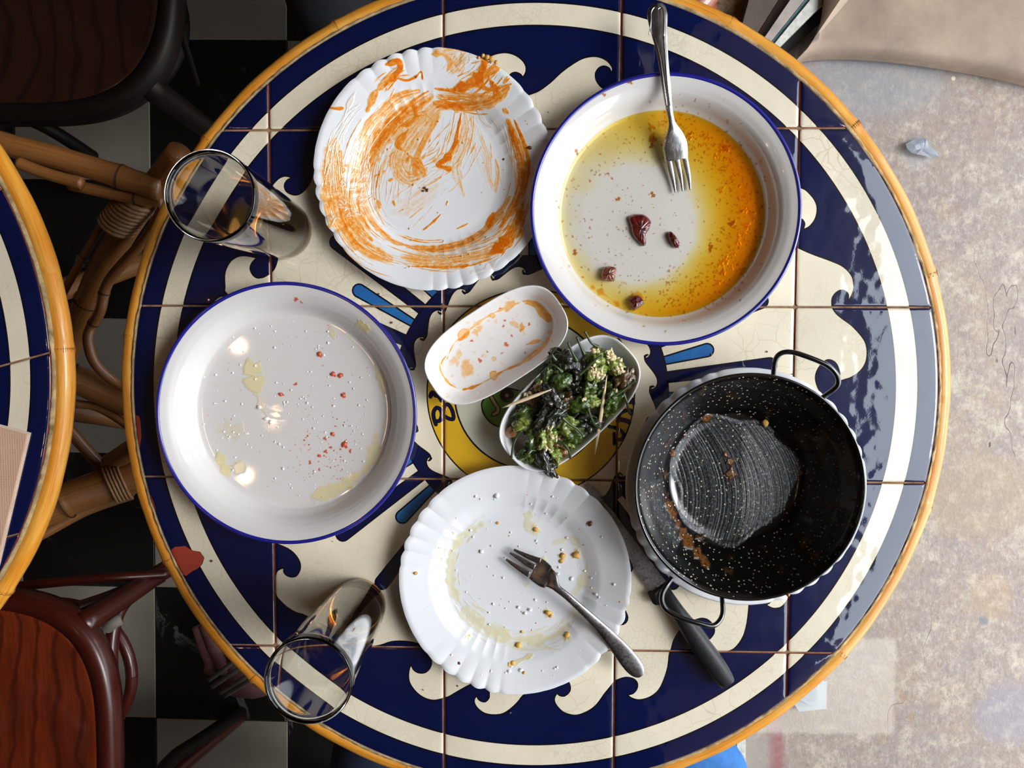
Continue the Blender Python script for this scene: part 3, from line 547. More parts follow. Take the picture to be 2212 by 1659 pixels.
def rim(root, nodes, seams):
    N = 360; seg = 14; V = []; uv = []; a = np.linspace(0, 2 * math.pi, seg, endpoint=False)
    for i in range(N):
        th = 2 * math.pi * i / N; bump = 1 + sum(.10 * math.exp(-((((th - n + math.pi) % (2 * math.pi)) - math.pi) / .010) ** 2) for n in nodes) + .02 * math.sin(th * 17) + .015 * math.sin(th * 41 + 1)
        for k in range(seg): V.append(((.3775 + .009 * bump * math.cos(a[k])) * math.cos(th), (.3775 + .009 * bump * math.cos(a[k])) * math.sin(th), -.012 + .0095 * bump * math.sin(a[k]))); uv.append((a[k] / 6.2832 * 2, th * .3775))
    Fc = [(i * seg + k, ((i + 1) % N) * seg + k, ((i + 1) % N) * seg + (k + 1) % seg, i * seg + (k + 1) % seg) for i in range(N) for k in range(seg)]
    r = mesh('bamboo_rim', V, Fc, M['bamboo_rim'], root, uv=uv)
    for n in nodes:      # raised node rings with ragged marks
        g = Geo(); rn = random.Random(int(n * 1000))
        c = np.array([.3775 * math.cos(n), .3775 * math.sin(n), -.012]); u = np.array([math.cos(n), math.sin(n), 0]); tt = np.array([-math.sin(n), math.cos(n), 0])
        P = [c + (u * math.cos(b) + np.array([0, 0, 1]) * math.sin(b)) * .0101 for b in np.linspace(-.6, 2.6, 18)]; g.tube(P, .00028, 5)
        for b in np.linspace(-.4, 2.3, 16):
            p = c + (u * math.cos(b) + np.array([0, 0, 1]) * math.sin(b)) * .0100; L = rn.uniform(.001, .0042); g.tube([p, p + tt * L * .5, p + tt * L * (1 if n > 1.6 else -1)], .00018, 4)
        g.make('rim_node', M['bamboo_node'], root)
nodesA = [math.radians(x) for x in (17, 40, 62, 118, 142, 172, 205, 226, 252, 320, 344)]
rim(tableA, nodesA, [])
TBx, TBy, TBz = -.8294, .0182, T - .0145
tableB = empty('round_table', (TBx, TBy, TBz), math.radians(15.2)); tag(tableB, 'neighbouring round tiled cafe table at the left edge, with a paper napkin on it', 'table', None)
tableA['group'] = 'round tiled cafe tables'; tableB['group'] = 'round tiled cafe tables'
for ch in list(tableA.children):
    if ch.name.startswith('bamboo_rim') or ch.name.startswith('rim_node'): continue
    c = link(ch.copy()); c.parent = tableB
rim(tableB, [math.radians(x) for x in (-15.2 + 3.2, 60, 130, 190, 250, 310)], [])
# bamboo bases, traced with a depth below the table top
def pole(root, pts, rpx, name='bamboo_leg', mat='bamboo_leg', nodes=()):
    P = np.array([at(x, y, z) for x, y, z in pts]); P = spline(P, 8); r = np.array([rpx * pxm(p[2] - T) for p in P]); loc = np.array([root.location.x, root.location.y, root.location.z]); ca, sa = math.cos(-root.rotation_euler.z), math.sin(-root.rotation_euler.z)
    Q = P - loc; Q = np.c_[Q[:, 0] * ca - Q[:, 1] * sa, Q[:, 0] * sa + Q[:, 1] * ca, Q[:, 2]]
    for k in nodes: i = int(k * (len(r) - 1)); r[i] *= 1.10
    o = Geo().tube(Q, r, 18).make(name, M[mat], root)
    for k in nodes:
        i = max(1, min(len(Q) - 2, int(k * (len(Q) - 1)))); t_ = Q[i + 1] - Q[i - 1]; t_ /= np.linalg.norm(t_); Geo().tube([Q[i] - t_ * .0012, Q[i] + t_ * .0012], r[i] * 1.03, 18, cap=False).make('bamboo_joint', M['node_dark'], o)
    return o
def binding(root, a, b, rpx, n, slant=.3):
    A, B2 = at(*a), at(*b); loc = np.array([root.location.x, root.location.y, root.location.z]); ca, sa = math.cos(-root.rotation_euler.z), math.sin(-root.rotation_euler.z); d = B2 - A; L = np.linalg.norm(d); d /= L; x = np.cross(d, (0, 0, 1)); x /= np.linalg.norm(x); y = np.cross(x, d); r = rpx * pxm(A[2] - T); g = Geo(); P = []
    for i in range(n * 14): th = i / 14 * 2 * math.pi; P.append(A + d * (L * i / (n * 14)) + r * (x * math.cos(th) + y * math.sin(th)) + d * slant * r * math.cos(th))
    P = np.array(P) - loc; P = np.c_[P[:, 0] * ca - P[:, 1] * sa, P[:, 0] * sa + P[:, 1] * ca, P[:, 2]]; g.tube(P, L / n * .46, 6); return g.make('cane_binding', M['cane_binding'], root)
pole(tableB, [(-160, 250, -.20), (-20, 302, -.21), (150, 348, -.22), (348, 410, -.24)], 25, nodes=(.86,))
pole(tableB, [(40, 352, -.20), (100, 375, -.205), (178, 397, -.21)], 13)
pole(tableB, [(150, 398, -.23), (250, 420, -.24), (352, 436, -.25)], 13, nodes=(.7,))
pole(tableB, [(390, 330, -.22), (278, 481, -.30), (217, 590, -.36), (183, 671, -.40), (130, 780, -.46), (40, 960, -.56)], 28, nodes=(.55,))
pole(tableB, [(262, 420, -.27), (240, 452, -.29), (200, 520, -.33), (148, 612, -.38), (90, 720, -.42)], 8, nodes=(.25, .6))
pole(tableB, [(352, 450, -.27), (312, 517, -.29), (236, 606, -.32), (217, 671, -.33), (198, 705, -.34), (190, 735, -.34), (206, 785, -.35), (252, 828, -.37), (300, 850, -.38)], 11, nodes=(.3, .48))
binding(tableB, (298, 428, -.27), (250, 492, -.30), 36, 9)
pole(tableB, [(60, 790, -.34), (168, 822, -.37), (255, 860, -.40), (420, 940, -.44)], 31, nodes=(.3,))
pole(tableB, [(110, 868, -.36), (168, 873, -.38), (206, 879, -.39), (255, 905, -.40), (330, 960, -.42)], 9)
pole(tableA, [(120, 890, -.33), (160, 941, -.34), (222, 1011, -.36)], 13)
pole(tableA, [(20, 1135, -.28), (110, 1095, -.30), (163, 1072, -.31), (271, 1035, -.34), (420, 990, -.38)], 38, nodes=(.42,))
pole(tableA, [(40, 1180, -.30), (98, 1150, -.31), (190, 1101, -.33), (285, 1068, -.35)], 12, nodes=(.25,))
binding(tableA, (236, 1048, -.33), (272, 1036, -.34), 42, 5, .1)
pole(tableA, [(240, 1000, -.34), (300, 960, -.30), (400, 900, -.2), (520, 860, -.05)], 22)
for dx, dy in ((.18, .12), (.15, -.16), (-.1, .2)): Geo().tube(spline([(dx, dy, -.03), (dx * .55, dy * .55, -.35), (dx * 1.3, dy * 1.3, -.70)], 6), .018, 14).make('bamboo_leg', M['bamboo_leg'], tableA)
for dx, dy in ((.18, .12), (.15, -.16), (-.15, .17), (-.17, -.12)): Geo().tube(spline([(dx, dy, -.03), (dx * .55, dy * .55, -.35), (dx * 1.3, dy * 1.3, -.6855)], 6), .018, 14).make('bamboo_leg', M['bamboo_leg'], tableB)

# ---------------------------------------------------------------- painted canvases
rng = np.random.default_rng(7)
class Canvas:
    def __init__(s, c, half, z, res=.00030):
        s.c = np.array(c[:2]); s.h = half; s.z = z; s.n = int(2 * half / res); s.res = 2 * half / s.n
        ax = (np.arange(s.n) + .5) * s.res - half; s.X, s.Y = np.meshgrid(ax, ax)
        s.stain = np.zeros((s.n, s.n)); s.cream = np.zeros((s.n, s.n)); s.speck = np.zeros((s.n, s.n))
    def loc(s, p): return at2(p, s.z) - s.c
    def win(s, P, m):
        lo = np.clip(((P.min(0) - m + s.h) / s.res).astype(int), 0, s.n); hi = np.clip(((P.max(0) + m + s.h) / s.res).astype(int) + 1, 0, s.n); return slice(lo[1], hi[1]), slice(lo[0], hi[0])
    def stroke(s, pts, wpx, amt, layer='stain', streak=.0, seed=None, soft=.35, freq=1.0, mode='max', taper=.5, rag=.25):
        P = spline([s.loc(p) for p in pts], 5); wd = wpx * pxm(s.z) / 2; w_ = s.win(P, wd * 1.4 + .001)
        X, Y = s.X[w_], s.Y[w_]
        if X.size == 0: return
        best = np.full(X.shape, 9.0); U = np.zeros(X.shape); Tt = np.zeros(X.shape); L = np.r_[0, np.cumsum(np.linalg.norm(np.diff(P, axis=0), axis=1))]
        for i in range(len(P) - 1):
            d = P[i + 1] - P[i]; l = np.linalg.norm(d) + 1e-9; d = d / l; vx, vy = X - P[i][0], Y - P[i][1]; t_ = np.clip(vx * d[0] + vy * d[1], 0, l); dx, dy = vx - t_ * d[0], vy - t_ * d[1]; dd = np.hypot(dx, dy); b = dd < best
            best[b] = dd[b]; U[b] = (np.sign(dx * -d[1] + dy * d[0]) * dd)[b]; Tt[b] = (L[i] + t_)[b]
        r = np.random.default_rng(seed if seed is not None else int(abs(pts[0][0] * 7 + pts[0][1] * 13)) % 9999)
        tn = Tt / max(L[-1], 1e-6); k1 = np.interp(Tt / .004 % 199, np.arange(200), r.random(200)); wloc = wd * (1 - rag + rag * 2 * k1 * .8) * (1 - taper * np.clip(np.abs(tn - .5) * 2, 0, 1) ** 3)
        f = np.clip((wloc - best) / (wd * soft + 1e-6), 0, 1)
        if streak:
            uu = (U / wd + 1.5) * 17 * freq * max(wd / .004, .6); n1 = np.interp(uu % 398, np.arange(399), r.random(399)); n2 = np.interp((uu * 2.7 + Tt * 120) % 398, np.arange(399), r.random(399)); brk = np.interp((Tt / .006 + np.floor(uu) * 7.3) % 398, np.arange(399), r.random(399))
            f = f * (1 - streak + streak * np.clip((n1 * .6 + n2 * .25 + brk * .35 - .38) * 3.2, 0, 1.1))
        A = getattr(s, layer); A[w_] = np.maximum(A[w_], f * amt) if mode == 'max' else A[w_] * (1 - f * amt)
    def blob(s, p, rpx, amt, layer='stain', soft=.3, rag=.35, ring=0, seed=0, squash=1.0, rot=0.0):
        c = s.loc(p); r_ = rpx * pxm(s.z); w_ = s.win(np.array([c]), r_ * 1.8 * max(squash, 1)); X, Y = s.X[w_] - c[0], s.Y[w_] - c[1]
        if X.size == 0: return
        X, Y = X * math.cos(rot) + Y * math.sin(rot), -X * math.sin(rot) + Y * math.cos(rot); X = X / squash
        th = np.arctan2(Y, X); rr = np.random.default_rng(int(p[0] * 3 + p[1] * 5 + seed) % 99991); ph = rr.random(4) * 6.28
        R = r_ * (1 + rag * (.4 * np.sin(2 * th + ph[0]) + .3 * np.sin(3 * th + ph[1]) + .2 * np.sin(5 * th + ph[2]) + .15 * np.sin(9 * th + ph[3]))); d = np.hypot(X, Y)
        f = np.clip((R - d) / (r_ * soft), 0, 1)
        if ring: f = f * (ring + (1 - ring) * np.clip(1 - np.abs(R * .9 - d) / (r_ * .16 + .0002), 0, 1))
        A = getattr(s, layer); A[w_] = np.maximum(A[w_], f * amt)
    def dots(s, n, fn, rpx, amt, layer='speck', rag=.4):
        k = 0
        while k < n:
            p = (rng.random(2) * 2 - 1) * s.h
            if rng.random() < fn(p[0], p[1]):
                q = p + s.c; r_ = rng.uniform(*rpx) * pxm(s.z); w_ = s.win(np.array([p]), r_ * 2); X, Y = s.X[w_] - p[0], s.Y[w_] - p[1]
                if X.size: th = np.arctan2(Y, X); R = r_ * (1 + rag * np.sin(2 * th + k) * .6 + rag * .4 * np.sin(3 * th + 2 * k)); A = getattr(s, layer); A[w_] = np.maximum(A[w_], np.clip((R - np.hypot(X, Y)) / (r_ * .3), 0, 1) * rng.uniform(*amt))
                k += 1
    def sample(s, V):
        i = np.clip(((V[:, 0] + s.h) / s.res - .5), 0, s.n - 1.001); j = np.clip(((V[:, 1] + s.h) / s.res - .5), 0, s.n - 1.001); i0, j0 = i.astype(int), j.astype(int); fx, fy = i - i0, j - j0
        g = lambda A: (A[j0, i0] * (1 - fx) + A[j0, i0 + 1] * fx) * (1 - fy) + (A[j0 + 1, i0] * (1 - fx) + A[j0 + 1, i0 + 1] * fx) * fy
        return {'stain': g(s.stain), 'cream': g(s.cream), 'speck': g(s.speck)}

# ---------------------------------------------------------------- fluted plates
def fluted(name, label, c, R, dense, seed=0, canvas=None, mat='china', lobes=44, rotd=0.0, base_z=0.0):
    na, nr = (900, 300) if dense else (440, 60)
    a = np.linspace(0, 2 * math.pi, na, endpoint=False); s_ = np.linspace(0, 1, nr)
    env = .06 + .94 * np.clip(np.cos(4 * (a - rotd)) * 1.2 + .25, 0, 1); lob = np.abs(np.sin(lobes / 2 * a + .6 * np.sin(4 * a)))     # scallops, cusps inward
    redge = R * (1 - .016 * env * (1 - lob)); rp = np.array([0, .30, .56, .62, .68, .74, .86, .97, 1.0]) ; zp = np.array([.0042, .0042, .0048, .0062, .0100, .0132, .0168, .0200, .0196])
    r_n = s_ ** .9; Z = np.interp(r_n, rp, zp)
    ker = np.ones(max(3, nr // 24)); ker /= ker.sum(); Zs = np.convolve(np.pad(Z, len(ker), 'edge'), ker, 'same')[len(ker):-len(ker)]; Z = np.where(r_n > .985, Z, Zs)
    rr = np.outer(r_n, redge); fl_ = np.clip((r_n - .66) / .34, 0, 1) ** 1.2; zz = Z[:, None] - .0016 * np.outer(fl_, env * (1 - lob)) + .0006 * np.outer(fl_, np.cos(4 * (a - rotd)))
    X, Y = rr * np.cos(a), rr * np.sin(a); V = np.stack([X, Y, zz], -1).reshape(-1, 3)
    # underside
    ub = []; 
    for rn_, dz in ((.985, -.0030), (.80, -.0032), (.66, -.0034)): ub.append(np.stack([redge * rn_ * np.cos(a), redge * rn_ * np.sin(a), np.interp(rn_, rp, zp) + dz + 0 * a - .0015 * env * (1 - lob) * (rn_ > .9)], -1))
    ub.append(np.stack([R * .57 * np.cos(a), R * .57 * np.sin(a), 0 * a + .0002], -1)); ub.append(np.stack([R * .53 * np.cos(a), R * .53 * np.sin(a), 0 * a + .0002], -1)); ub.append(np.stack([R * .5 * np.cos(a), R * .5 * np.sin(a), 0 * a + .0016], -1)); ub.append(np.stack([0 * a, 0 * a, 0 * a + .0016], -1))
    V = np.r_[V, np.concatenate(ub)]; nR = nr + len(ub)
    i, j = np.meshgrid(np.arange(nR - 1), np.arange(na), indexing='ij'); Fc = np.stack([i * na + j, (i + 1) * na + j, (i + 1) * na + (j + 1) % na, i * na + (j + 1) % na], -1).reshape(-1, 4)
    Fc = Fc[:, ::1]; at_ = None
    if canvas is not None:
        at_ = canvas.sample(V); top = np.zeros(len(V)); top[:nr * na] = 1; at_ = {k: v * top for k, v in at_.items()}
    o = mesh(name, V, Fc, M[mat], attrs=at_, loc=(c[0], c[1], T + base_z)); return tag(o, label, 'plate')
cP = np.array([.27324, -.16064]) - [.08, -.08] + [.0, .0]; cT = np.array([-.00742 - .08, .11908 + .08]); cB = np.array([.06649 - .08, -.24891 + .08])
cP = np.array([.1925, -.0815])
cv = Canvas(cT, .108, .012); S = cv.stroke
S([(838, 146), (862, 140), (868, 152), (850, 172), (832, 190)], 15, 1.0, rag=.5); S([(862, 172), (880, 176), (900, 168), (912, 158), (914, 172)], 9, .95, rag=.6); S([(795, 240), (812, 205), (835, 180), (858, 158), (868, 150)], 18, .7, streak=.4, rag=.6)
S([(930, 205), (880, 235), (840, 270), (805, 320), (780, 380), (775, 430)], 46, .75, streak=.95, freq=.8); S([(905, 195), (862, 208), (830, 235), (800, 262), (778, 300)], 22, .65, streak=.8); S([(925, 195), (890, 215), (852, 255), (815, 300), (786, 345), (778, 380)], 9, 1.0, streak=.4); S([(870, 250), (835, 285), (805, 325)], 12, .9, streak=.6)
S([(890, 225), (896, 245), (880, 262), (860, 268)], 16, .85, streak=.3, rag=.6); S([(880, 275), (868, 290), (856, 310), (872, 322)], 15, .85, rag=.7, streak=.3); S([(955, 215), (920, 250), (880, 300), (860, 345), (880, 378), (912, 365)], 60, .50, streak=.9, freq=1.2)
S([(912, 240), (890, 265), (858, 285), (830, 300)], 40, .35, streak=.9); S([(880, 330), (900, 350), (915, 372), (905, 380)], 22, .75, streak=.4, rag=.7); S([(945, 245), (925, 280), (900, 330), (895, 370), (912, 375)], 20, .6, streak=.7); S([(995, 240), (985, 290), (978, 320)], 9, 1.0, rag=.4); S([(985, 300), (965, 335), (945, 352), (968, 360)], 22, 1.0, rag=.6, taper=.2); S([(1000, 235), (1003, 300), (985, 350), (990, 390), (1000, 420)], 26, .38, streak=.95, freq=1.3); S([(945, 240), (920, 255), (900, 290)], 30, .45, streak=.9, freq=1.4)
S([(938, 218), (975, 224), (1025, 226), (1070, 218), (1098, 196)], 26, .95, streak=.65, taper=.3); S([(940, 190), (980, 194), (1030, 186), (1060, 196), (1105, 188)], 12, .9, streak=.4); S([(950, 200), (1000, 205), (1060, 206)], 14, .55, streak=.8); S([(942, 226), (980, 222), (1000, 230)], 14, 1.0, rag=.6)
S([(1048, 126), (1046, 150), (1034, 172), (1008, 186), (985, 192)], 32, 1.1, rag=.5, taper=.3); S([(1082, 150), (1062, 160), (1040, 172)], 20, .75, streak=.5); S([(1060, 178), (1072, 200), (1066, 212)], 14, .9); S([(1098, 172), (1090, 184), (1102, 176)], 6, .7)
S([(945, 120), (985, 112), (1000, 118), (995, 140), (980, 158)], 34, .42, streak=.7, rag=.6); S([(935, 124), (958, 124), (975, 140), (968, 156)], 16, .6, streak=.5, rag=.7); S([(1035, 118), (1062, 122), (1078, 134)], 10, .45, 'cream', rag=.7); S([(990, 148), (1010, 135), (1040, 118)], 16, .8, 'cream', streak=.5, rag=.6); S([(1040, 120), (1052, 128), (1072, 134)], 12, 1.0, 'cream', rag=.8)
S([(1088, 238), (1098, 246)], 18, .75, streak=.4, rag=.7); S([(1098, 262), (1112, 300), (1126, 350), (1128, 400), (1112, 440), (1082, 490)], 26, .9, streak=.85); S([(1112, 262), (1124, 290), (1138, 330), (1142, 370), (1132, 415)], 10, 1.0, streak=.35); S([(1102, 270), (1110, 300), (1120, 320)], 16, .9, streak=.4); S([(1040, 290), (1052, 330), (1056, 380), (1072, 410)], 20, .35, streak=.9)
S([(1070, 340), (1076, 370), (1070, 410)], 12, .5, streak=.8); S([(1130, 440), (1120, 480), (1105, 512), (1086, 538)], 34, .85, streak=.75, rag=.5); S([(1100, 505), (1085, 530), (1062, 548)], 26, 1.1, rag=.6, taper=.3); S([(1116, 455), (1122, 475), (1112, 492)], 14, .8); S([(1066, 460), (1060, 472), (1056, 482)], 22, 1.1, rag=.4, taper=.1)
S([(1100, 425), (1072, 470), (1030, 510), (980, 530), (930, 537), (880, 532)], 26, .75, streak=.9); S([(1040, 500), (1010, 520), (960, 536), (922, 536)], 6, .85, streak=.3); S([(1080, 540), (1040, 552), (980, 560), (920, 562), (870, 556)], 34, .5, streak=.95, freq=1.3); S([(1060, 560), (1020, 574), (970, 578), (890, 576)], 6, .85, streak=.3); S([(1012, 572), (1000, 580)], 10, .8)
S([(728, 305), (715, 350), (716, 400), (730, 450), (752, 495), (790, 535), (840, 560)], 50, .62, streak=.85, freq=1.0); S([(738, 330), (735, 380), (748, 440), (775, 490), (805, 520)], 26, .65, streak=.85); S([(790, 290), (778, 340), (772, 380), (782, 430), (800, 470), (840, 515), (880, 530)], 18, .7, streak=.8, seed=5); S([(735, 445), (745, 480), (768, 520), (790, 540)], 9, .9, streak=.2); S([(776, 425), (778, 450), (785, 478)], 18, .6, rag=.8)
for k in range(26): x, y = rng.uniform(715, 790), rng.uniform(330, 500); S([(x, y), (x + rng.uniform(-16, 16), y + rng.uniform(-14, 14)), (x + rng.uniform(-22, 22), y + rng.uniform(-22, 22))], rng.uniform(3, 9), rng.uniform(.25, .7), rag=.7)
for k in range(30): x, y = rng.uniform(800, 950), rng.uniform(290, 400); S([(x, y), (x - rng.uniform(0, 14), y + rng.uniform(2, 18))], rng.uniform(3, 10), rng.uniform(.2, .7), rag=.8)
S([(940, 395), (905, 425), (870, 445), (845, 455)], 50, .22, streak=.95, freq=1.4); S([(950, 460), (930, 480), (912, 494)], 7, .85, streak=.3); S([(965, 430), (962, 440)], 5, .8); S([(1010, 480), (985, 492)], 5, .6); S([(710, 237), (728, 240), (745, 238)], 8, .8, rag=.6); S([(846, 430), (850, 442)], 14, .7, rag=.7); S([(818, 445), (812, 430)], 14, .55, streak=.3)
S([(770, 205), (752, 240), (745, 262)], 10, .9, 'cream', rag=.6, streak=.4); S([(745, 262), (732, 300), (712, 330)], 8, .7, 'cream', rag=.6); S([(800, 290), (786, 340), (784, 400), (792, 450), (820, 490)], 16, .55, 'cream', streak=.8); S([(1030, 235), (1048, 262), (1062, 270)], 10, .6, 'cream', streak=.5); S([(1078, 560), (1050, 582), (1020, 590)], 16, .45, 'cream', rag=.7)
for k in range(30): x, y = rng.uniform(712, 790), rng.uniform(380, 480); S([(x, y), (x + rng.uniform(-14, 14), y + rng.uniform(-12, 12)), (x + rng.uniform(-20, 20), y + rng.uniform(-20, 20))], 3.2, .8, 'cream', rag=.4)
def flow(C, guide, width, n, amt, wp=(1.2, 4), frac=(.15, .5), layer='stain', jit=6):
    G = spline(guide, 8); tn = np.gradient(G, axis=0); tn /= np.linalg.norm(tn, axis=1)[:, None]; nn = np.c_[-tn[:, 1], tn[:, 0]]; N = len(G)
    for k in range(n):
        o_ = rng.normal(0, width / 3.2); L = max(4, int(N * rng.uniform(*frac))); i0 = rng.integers(0, max(1, N - L)); idx = np.linspace(i0, i0 + L - 1, 4).astype(int); dr = rng.normal(0, jit)
        C.stroke([G[i] + nn[i] * (o_ + dr * q / 3) for q, i in enumerate(idx)], rng.uniform(*wp), rng.uniform(*amt), layer, rag=.5, seed=int(rng.integers(9999)), soft=.6)
flow(cv, [(915, 205), (860, 225), (815, 275), (785, 340), (776, 420), (800, 490), (850, 525)], 52, 90, (.2, .85)); flow(cv, [(940, 235), (900, 285), (862, 340), (850, 400), (840, 450)], 90, 80, (.10, .55)); flow(cv, [(738, 300), (725, 360), (728, 430), (752, 500), (800, 550), (870, 575)], 44, 80, (.15, .7))
flow(cv, [(1000, 235), (985, 300), (960, 350), (900, 385)], 70, 80, (.12, .6)); flow(cv, [(1098, 255), (1122, 320), (1132, 400), (1112, 470), (1060, 520), (980, 545), (900, 550), (830, 530)], 40, 100, (.15, .75), frac=(.1, .3)); flow(cv, [(1090, 540), (1020, 565), (940, 568), (860, 550)], 30, 50, (.2, .7)); flow(cv, [(940, 205), (1000, 215), (1060, 215), (1105, 190)], 30, 60, (.4, 1.0))
flow(cv, [(960, 380), (900, 420), (850, 470)], 70, 50, (.1, .4)); flow(cv, [(1010, 240), (1040, 320), (1060, 420)], 40, 40, (.08, .4)); flow(cv, [(1000, 115), (985, 140), (970, 165)], 40, 26, (.2, .7)); flow(cv, [(1075, 135), (1040, 170), (1000, 195)], 50, 50, (.4, 1.0)); flow(cv, [(1135, 460), (1105, 510), (1070, 550)], 34, 50, (.4, 1.0)); flow(cv, [(880, 150), (845, 170), (815, 200)], 30, 30, (.3, .9))
flow(cv, [(780, 230), (745, 270), (720, 330), (718, 420)], 26, 50, (.3, .8), layer='cream'); flow(cv, [(1000, 140), (1040, 120)], 20, 24, (.4, .9), layer='cream'); flow(cv, [(790, 330), (776, 420), (800, 490)], 34, 50, (.2, .6), layer='cream')
plT = fluted('fluted_plate', 'white fluted plate smeared with orange sauce, between a glass and the oily dish', cT, .1063, True, canvas=cv, mat='china_sauce', rotd=.35)
cv2 = Canvas(cB, .107, .008); S = cv2.stroke
S([(1040, 1135), (990, 1170), (972, 1230), (985, 1290), (1030, 1345), (1100, 1380), (1180, 1382), (1230, 1350)], 30, .55, rag=.8, soft=.5); S([(1235, 1290), (1262, 1250), (1270, 1210)], 26, .5, soft=.6, rag=.6); S([(1145, 1105), (1140, 1130), (1160, 1155)], 26, .5, rag=.9, soft=.4); S([(1198, 1175), (1235, 1165), (1252, 1180)], 20, .35, rag=.8); S([(1100, 1435), (1120, 1425), (1150, 1412)], 16, .7, rag=.8); S([(1225, 1340), (1262, 1310)], 30, .3, soft=.6)
for x, y, r_, a_ in ((1245, 1199, 12, 1), (1216, 1205, 10, .9), (1170, 1217, 13, .9), (1184, 1328, 12, 1), (1120, 1394, 10, 1), (1224, 1374, 9, .9), (1155, 1145, 14, .7), (1012, 1374, 7, .8), (1354, 1302, 8, .5), (1350, 1318, 7, .4), (1137, 1265, 8, .3), (980, 1150, 4, .8)): cv2.blob((x, y), r_, a_, soft=.6, rag=.5)
flow(cv2, [(1040, 1135), (985, 1175), (972, 1240), (990, 1300), (1040, 1350), (1120, 1382), (1200, 1375), (1250, 1320)], 40, 70, (.15, .5), wp=(3, 9), frac=(.05, .2))
plB = fluted('fluted_plate', 'white fluted plate holding a fork and scattered salt and crumbs, at the front', cB, .1054, True, canvas=cv2, mat='china_oily', rotd=1.1)
plP = fluted('fluted_plate', 'white fluted plate almost hidden under the black pan', cP, .1070, False, rotd=.6)

# ---------------------------------------------------------------- enamel plates
def enamel(name, label, c, canvas, mat, base=.006, dome=0.0):
    R = .1168
    rp = np.array([0, .070, .086, .0905, .0945, .0985, .102, .108, .1140, .1158]); zp = np.array([base + dome, base + dome * .5, base, base + .0008, base + .0055, base + .0135, base + .0180, base + .0215, base + .0235, base + .0236])
    nr, na = 300, 900; r = np.linspace(0, .1150, nr); z = np.interp(r, rp, zp); k = np.ones(9) / 9; z = np.convolve(np.pad(z, 8, 'edge'), k, 'same')[8:-8]
    V, Fc, uv = lathe(np.c_[r, z], na); Fc = Fc[:, ::-1]; nt = len(V)
    at_ = canvas.sample(V)
    root = empty(name, (c[0], c[1], T)); tag(root, label, 'plate')
    mesh('plate_body', V, Fc, M[mat], root, attrs=at_)
    zb = base - .0016; pu = [(.1150, z[-1] - .0012), (.1080, z[-1] - .0032), (.1020, base + .0165), (.0985, base + .0118), (.0945, base + .0035), (.0905, base - .0010), (.085, zb - .0022), (.080, .0003), (.076, .0003), (.072, zb), (0, zb)]
    V, Fc, uv = lathe(pu, 160); mesh('plate_underside', V, Fc[:, ::-1], M['china'], root)
    tt = np.linspace(0, 2 * math.pi, 12, endpoint=False); V, Fc, uv = lathe(np.c_[.1156 + .0017 * np.cos(tt), z[-1] - .0003 + .0012 * np.sin(tt)], 240, True); mesh('rolled_rim', V, Fc[:, ::-1], M['blue_enamel'], root); return root
cL = np.array([-.13754 - .08, -.09737 + .08]); cO = np.array([.19615 - .08, .08180 + .08])
cv3 = Canvas(cL, .117, .008); S = cv3.stroke
S([(535, 780), (545, 810), (552, 840), (540, 825), (560, 780)], 44, .75, rag=.8, soft=.3); S([(550, 840), (560, 870), (575, 900)], 22, .4, rag=.8); S([(470, 930), (500, 930), (530, 940)], 44, .22, rag=.7); S([(470, 980), (480, 1005), (492, 1025)], 26, .8, rag=.5, soft=.4); S([(520, 1000), (510, 1020)], 26, .35, rag=.8)
S([(812, 940), (806, 985), (785, 1020)], 34, .6, rag=.5, soft=.5); S([(778, 1020), (740, 1050), (700, 1066), (672, 1074)], 34, .75, rag=.6, soft=.4); S([(712, 705), (720, 730)], 14, .5); S([(810, 790), (825, 820), (828, 850)], 22, .45, rag=.6); S([(600, 870), (590, 930), (600, 980)], 70, .12, rag=.9, soft=.7)
cv3.blob((797, 709), 12, 1.1, rag=.7); cv3.blob((787, 700), 10, .9, rag=.8)
for x, y, r_ in ((719, 808, 6), (735, 811, 6), (741, 854, 6), (690, 765, 6), (606, 852, 5), (744, 960, 8), (703, 976, 4), (689, 985, 4), (718, 938, 5), (713, 967, 3.5), (651, 649, 5), (668, 1000, 4), (637, 830, 4), (700, 948, 4), (755, 975, 4), (688, 1015, 3), (661, 655, 3)): cv3.blob((x, y), r_, 1.0, 'speck', rag=.6)
cv3.dots(120, lambda x, y: math.exp(-(((x - .03) / .04) ** 2 + ((y + .045) / .03) ** 2)), (.8, 2.0), (.3, .8)); cv3.dots(60, lambda x, y: x * x + y * y < .088 ** 2, (.8, 2.2), (.25, .7))
plL = enamel('enamel_plate', 'large white enamel plate with blue rim, nearly empty with red specks, at the left', cL, cv3, 'enamel')
cv4 = Canvas(cO, .117, .008); S = cv4.stroke
ringd = lambda x, y: (.25 + .75 * (x > 0)) * math.exp(-((math.hypot(x, y) - .074) / .016) ** 2)
cv4.dots(900, ringd, (.8, 3.2), (.35, .9)); cv4.dots(200, lambda x, y: .8 * (x * x + y * y < .07 ** 2), (.7, 2.4), (.4, .9))
for a_ in np.linspace(-.5, 1.5, 34): r_ = .074 + rng.normal() * .005; p = cO + r_ * np.array([math.cos(a_), math.sin(a_)]); 
